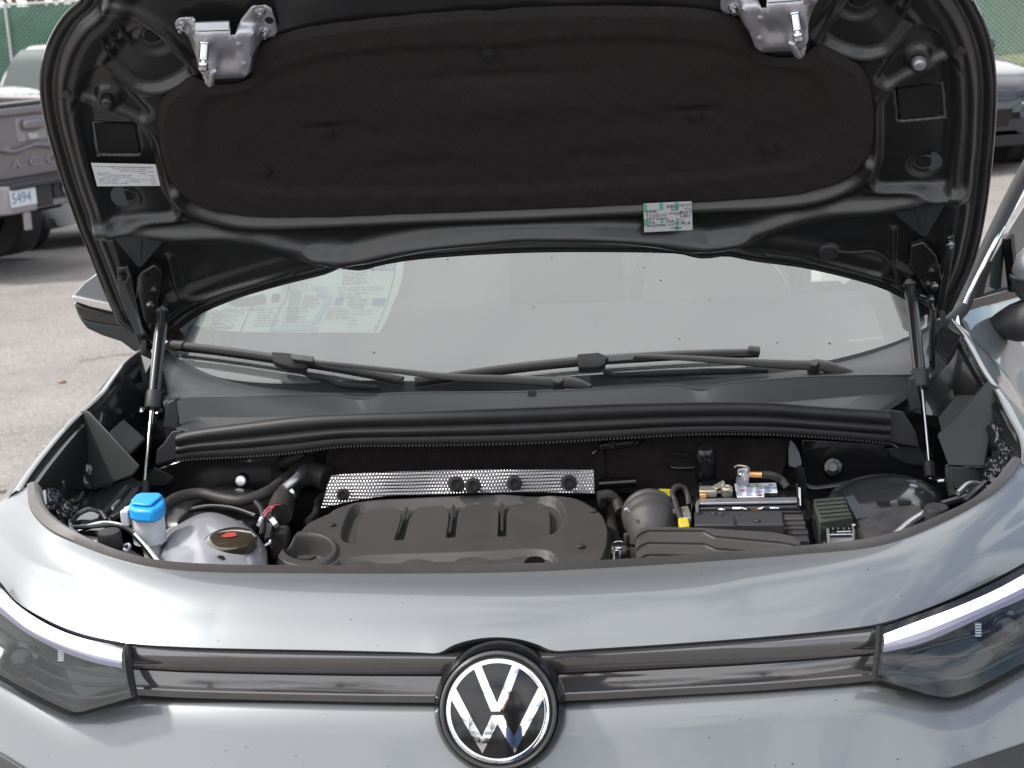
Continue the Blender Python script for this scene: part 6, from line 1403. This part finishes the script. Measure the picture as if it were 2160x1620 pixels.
for k in range(-int(FH/pitch), n_+int(FH/pitch)):
    for dr in (1, -1):
        s0 = k*pitch; s1 = s0+dr*FH; z_0, z_1 = .04, FH
        a0, a1 = (s0, z_0), (s1, z_1)
        pts = []
        for t in (0, .5, 1):
            s = s0+(s1-s0)*t; z = z_0+(z_1-z_0)*t; pts.append((s, z))
        if min(s0, s1) < 0 or max(s0, s1) > fl: continue
        w_ = .0045
        P_ = [(s, -.012-.004*dr, rel(s)+z) for s, z in pts]
        for p0, p1 in zip(P_[:-1], P_[1:]): 
            p0 = np.array(p0); p1 = np.array(p1); n = np.array([-(p1-p0)[2], 0, (p1-p0)[0]]); n = n/np.linalg.norm(n)*w_
            mb.add([p0-n, p0+n, p1+n, p1-n, p0+np.array([0, -w_*1.5, 0]), p1+np.array([0, -w_*1.5, 0])], [(0, 3, 5, 4), (4, 5, 2, 1), (0, 1, 2, 3)])
o = FN.add('wire_mesh', mb.V, mb.F, M['galv'], sharp=0); o['kind'] = 'stuff'
# verge in front of the fence on the right: bark bed and grass strip
def verge(name, d0, d1, mat, lift, kind='structure'):
    rows = []
    for d, f in ((d0, 0), ((d0+d1)/2, .5), (d1, 1)):
        rows.append([(fa[0]+fd[0]*s-fd[1]*-(-d), fa[1]+fd[1]*s+fd[0]*(-d), 0) for s in ss])
    return rows
def vp(s, d):   # point d metres in front of the fence (towards the camera)
    return fa+fd*s+np.array([fd[1], -fd[0]])*d
def vz(s, d): 
    p = vp(s, d); base_ = gz(p[0], p[1]); f = float(sst(np.array(d), 0, 6.4)); return (fgz(s)*(1-f)+base_*f)+.012
s2 = np.linspace(fl*.30, fl, 60)
M['mulch'] = pm('bark_mulch', (.20, .10, .065), .9, var=.45, vscale=9, bump=1, bscale=40); M['turf'] = pm('turf_soil', (.09, .13, .035), .9, var=.3, vscale=6)
o = mesh('mulch_bed', *grid([[(*vp(s, d), vz(s, d)) for s in s2] for d in (6.6, 5.2, 3.6, 2.2, 1.0)]), M['mulch'], sharp=0); tag(o, kind='structure')
o = mesh('grass_strip', *grid([[(*vp(s, d), vz(s, d)+.004) for s in s2] for d in (1.15, .6, 0, -1.0, -4.0)]), M['turf'], sharp=0); tag(o, kind='structure')
rs = np.random.RandomState(4); mb = MB()
for _ in range(9000):
    s = fl*(.55+.42*rs.rand()); d = rs.rand()*1.6-.3; p = vp(s, d); z = vz(s, max(0, d)); a = rs.rand()*6.28; h_ = .05+.09*rs.rand(); w_ = .006
    c_, s__ = math.cos(a), math.sin(a); mb.add([(p[0]-c_*w_, p[1]-s__*w_, z), (p[0]+c_*w_, p[1]+s__*w_, z), (p[0]+s__*.03, p[1]-c_*.03, z+h_)], [(0, 1, 2)])
o = mb.build('grass', pm('grass_blades', (.10, .17, .035), .7, var=.35, vscale=3), sharp=0); tag(o, 'short green grass growing along the foot of the fence', 'grass', kind='stuff')
# ---- trees beyond the fence ----
M['bark'] = pm('bark', (.10, .075, .055), .9, var=.3, vscale=12, bump=.8, bscale=60)
def tree(loc, h_, r, mat, label, seed, n=2600, group='trees beyond the fence'):
    rs = np.random.RandomState(seed); root = empty('tree', loc); tag(root, label, 'tree', group); K = Local(root)
    mb = MB(); mb.add(*tube([(0, 0, -.1), (.05, .03, h_*.3), (-.04, .05, h_*.55), (0, 0, h_*.85)], [.20, .15, .10, .03], 10, seg=16))
    cl = []
    for k in range(16):
        a = rs.rand()*6.28; z = h_*(.30+.45*rs.rand()); e = np.array([math.cos(a)*r*(.45+.5*rs.rand()), math.sin(a)*r*(.45+.5*rs.rand()), z+r*.35*rs.rand()+.2]); mb.add(*tube([(0, 0, z*.85), (e[0]*.5, e[1]*.5, z*.97), e], [.06, .04, .015], 6, seg=8)); cl.append(e)
    for k in range(10): cl.append(np.array([rs.randn()*r*.35, rs.randn()*r*.35, h_*(.6+.38*rs.rand())]))
    K.add('trunk', mb.V, mb.F, M['bark'])
    mb = MB()
    for k in range(n):
        c = cl[rs.randint(len(cl))]; p = c+rs.randn(3)*r*.17; p[2] = max(p[2], h_*.22); u = rs.randn(3); u /= np.linalg.norm(u); v = np.cross(u, rs.randn(3)); v /= np.linalg.norm(v); s = .05+.07*rs.rand()
        mb.add([p-u*s, p+v*s*.5, p+u*s, p-v*s*.5], [(0, 1, 2, 3)])
    K.add('crown', mb.V, mb.F, mat, sharp=0)
M['leaf1'] = pm('autumn_leaves', (.20, .13, .03), .6, var=.5, vscale=3); M['leaf2'] = pm('green_leaves', (.06, .11, .03), .6, var=.4, vscale=3)
tree((-12.6, 33, -1.3), 5.2, 1.9, M['leaf1'], 'yellowing leafy tree beyond the fence in the top left corner', 1)
tree((-10.6, 34, -1.3), 4.6, 1.3, M['leaf2'], 'thin dull green tree beyond the fence, right of the yellowing tree', 2, 1600)
tree((-9.2, 33, -1.3), 4.6, 1.4, M['leaf2'], 'green tree whose top shows over the fence beside the hood edge', 3, 1800)
# ---- low building seen through the wire on the right ----
bd = empty('building', (17, 36, .1), R(12)); tag(bd, 'low pale pink building beyond the fence on the right', 'building'); BK = Local(bd)
BK.add('wall', *box((0, 0, 2.0), (26, 8, 4.0)), pm('pink_render', (.55, .42, .38), .85, var=.08, vscale=1), bevel=.02)
BK.add('roof', *box((0, 0, 4.15), (27, 9, .3)), M['bump'], bevel=.03)
for k in range(8):
    wn = BK.add('window', *box((-11+k*3.1, -4.02, 1.9), (1.5, .12, 1.3)), M['wpaint'], bevel=.01); BK.add('pane', *box((-11+k*3.1, -4.09, 1.9), (1.3, .03, 1.1)), M['dglass'], wn)
# ---- things behind the camera that the paint, glass and chrome reflect ----
RC = [('silver car parked behind the photographer, left of the row', M['spaint'], -4.6), ('white car parked behind the photographer, second in the row', M['wpaint'], -1.8), ('dark red car parked behind the photographer, third in the row', M['rpaint'], 1.1), ('navy car parked behind the photographer, right end of the row', M['navy'], 4.0)]
for lb, m_, x in RC: make_car('parked_car', m_, (x, -11.5+.2*math.sin(x), 0), R(180), lb, 'cars parked in a row behind the photographer')
for k, x in enumerate((-14, -9, -3.5, 3, 8.5, 14)): 
    tree((x, -27+2*math.sin(k*2.3), 0), 5.5+1.2*math.sin(k*1.7), 2.4, M['leaf2'], 'broad green tree behind the photographer, %s of six' % ('westernmost', 'second from the west', 'third from the west', 'third from the east', 'second from the east', 'easternmost')[k], 20+k, 1500, 'trees behind the photographer')

Ls = Local(suv)
for sg in (-1, 1):
    for y in (-.44, 1.95): wheel(Ls, (sg*.83, y, .36), (sg, 0, 0), .36, .22, 5, .7)
# ---- the photographer, seen only as a reflection in the emblem and the bars ----
ph_ = empty('person', (.25, -2.35, 0)); tag(ph_, 'person in dark top and blue jeans holding up a phone to take the picture', 'person')
PK = Local(ph_)
def skin(name, verts, edges, radii, mat, sub=2, parent=None):
    me = bpy.data.meshes.new(name); me.from_pydata(verts, edges, []); me.update(); o = bpy.data.objects.new(name, me); C.objects.link(o); o.parent = parent or ph_
    m = o.modifiers.new('skin', 'SKIN'); 
    for i, r in enumerate(radii): me.skin_vertices[0].data[i].radius = (r if hasattr(r, '__len__') else (r, r))
    me.skin_vertices[0].data[0].use_root = True
    sb = o.modifiers.new('sub', 'SUBSURF'); sb.levels = sub; sb.render_levels = sub; me.materials.append(mat); m.use_smooth_shade = True; return o
SK = pm('skin', (.42, .24, .17), .5); TOP = pm('dark_shirt', (.03, .03, .035), .85); JN = pm('blue_jeans', (.06, .09, .18), .85); HR = pm('dark_hair', (.02, .015, .012), .6)
z0_ = gz(.25, -2.35)
V_ = [(0, 0, .98), (0, .01, 1.16), (0, .02, 1.36), (0, .01, 1.50), (0, .03, 1.60), (0, .05, 1.70),
      (-.18, .0, 1.47), (-.25, .20, 1.36), (-.12, .40, 1.58), (.18, .0, 1.47), (.25, .20, 1.36), (.12, .40, 1.58), (-.10, 0, .92), (-.12, .03, .50), (-.13, -.02, .09), (-.14, .14, .03), (.10, 0, .92), (.12, .03, .50), (.13, -.02, .09), (.14, .14, .03)]
E_ = [(0, 1), (1, 2), (2, 3), (3, 4), (4, 5), (3, 6), (6, 7), (7, 8), (3, 9), (9, 10), (10, 11), (0, 12), (12, 13), (13, 14), (14, 15), (0, 16), (16, 17), (17, 18), (18, 19)]
R_ = [(.15, .10), (.14, .10), (.17, .11), (.09, .08), .055, .07, .062, .045, .030, .062, .045, .030, (.09, .09), .06, .045, .035, (.09, .09), .06, .045, .035]
body_ = skin('body', V_, E_, R_, SK)
PK.add('shirt', *tube([(0, .0, .93), (0, .01, 1.05), (0, .015, 1.25), (0, .015, 1.40), (0, .01, 1.49), (0, .01, 1.535)], [.17, .168, .185, .20, .155, .075], 24, [(math.cos(a), .66*math.sin(a)) for a in np.linspace(0, 2*math.pi, 25)[:-1]], up=(0, 1, 0)), TOP, body_, sharp=60)
for sg in (-1, 1):
    PK.add('sleeve', *tube([(sg*.14, .0, 1.49), (sg*.20, .03, 1.45), (sg*.25, .19, 1.37), (sg*.22, .26, 1.42)], [.075, .072, .058, .052], 14, seg=16), TOP, body_, sharp=60)
    PK.add('trouser_leg', *tube([(sg*.085, 0, .98), (sg*.10, .01, .80), (sg*.12, .03, .50), (sg*.13, -.01, .12)], [.105, .098, .075, .062], 16, seg=16), JN, body_, sharp=60)
    PK.add('shoe', *tube([(sg*.135, -.07, .045), (sg*.14, .05, .05), (sg*.145, .18, .035)], [.042, .05, .035], 12, seg=10), HR, body_, sharp=60)
    # hand: palm, four bent fingers round the phone edge and a thumb
    hv = [(sg*.12, .40, 1.58), (sg*.105, .425, 1.62), (sg*.095, .435, 1.655)]; he = [(0, 1), (1, 2)]; hr = [.026, (.034, .018), (.034, .016)]
    for k in range(4):
        b0 = len(hv); off = (k-1.5)*.019; hv += [(sg*(.09), .44+.0*k, 1.655+off*.6+.02), (sg*.085, .452, 1.668+off+.02), (sg*.060, .456, 1.672+off+.02), (sg*.042, .450, 1.672+off+.018)]
        he += [(2, b0), (b0, b0+1), (b0+1, b0+2), (b0+2, b0+3)]; hr += [.010, .0092, .0085, .0075]
    b0 = len(hv); hv += [(sg*.085, .418, 1.635), (sg*.065, .412, 1.655), (sg*.048, .416, 1.672)]; he += [(1, b0), (b0, b0+1), (b0+1, b0+2)]; hr += [.012, .0105, .009]
    skin('hand', hv, he, hr, SK, 1, body_)
PK.add('head', *lathe([(0, -.115), (.045, -.105), (.066, -.07), (.075, -.02), (.078, .03), (.072, .075), (.05, .105), (0, .12)], (0, .055, 1.715), (0, 0, 1), 24), SK, body_, sharp=60)
PK.add('hair', *lathe([(.070, -.03), (.084, .0), (.086, .04), (.078, .085), (.054, .115), (0, .128)], (0, .038, 1.72), (0, -.12, 1), 24), HR, body_, sharp=60)
PK.add('nose', *lathe([(.012, 0), (.010, .012), (0, .02)], (0, .122, 1.705), (0, 1, -.2), 10), SK, body_)
for sg in (-1, 1):
    PK.add('ear', *lathe([(.016, -.006), (.018, .002), (.010, .008), (0, .008)], (sg*.078, .05, 1.71), (sg, 0, 0), 10), SK, body_)
    PK.add('eye', *lathe([(.009, 0), (.007, .005), (0, .006)], (sg*.028, .122, 1.735), (0, 1, 0), 10), HR, body_)
PK.add('mouth', *box((0, .121, 1.668), (.04, .006, .008)), pm('lips', (.35, .12, .10), .5), body_)
phn = top('phone', *box((.209, -1.902, 1.687), (.155, .009, .075)), M['gloss'], 'black phone held sideways in both hands of the person', 'phone', bevel=.003)
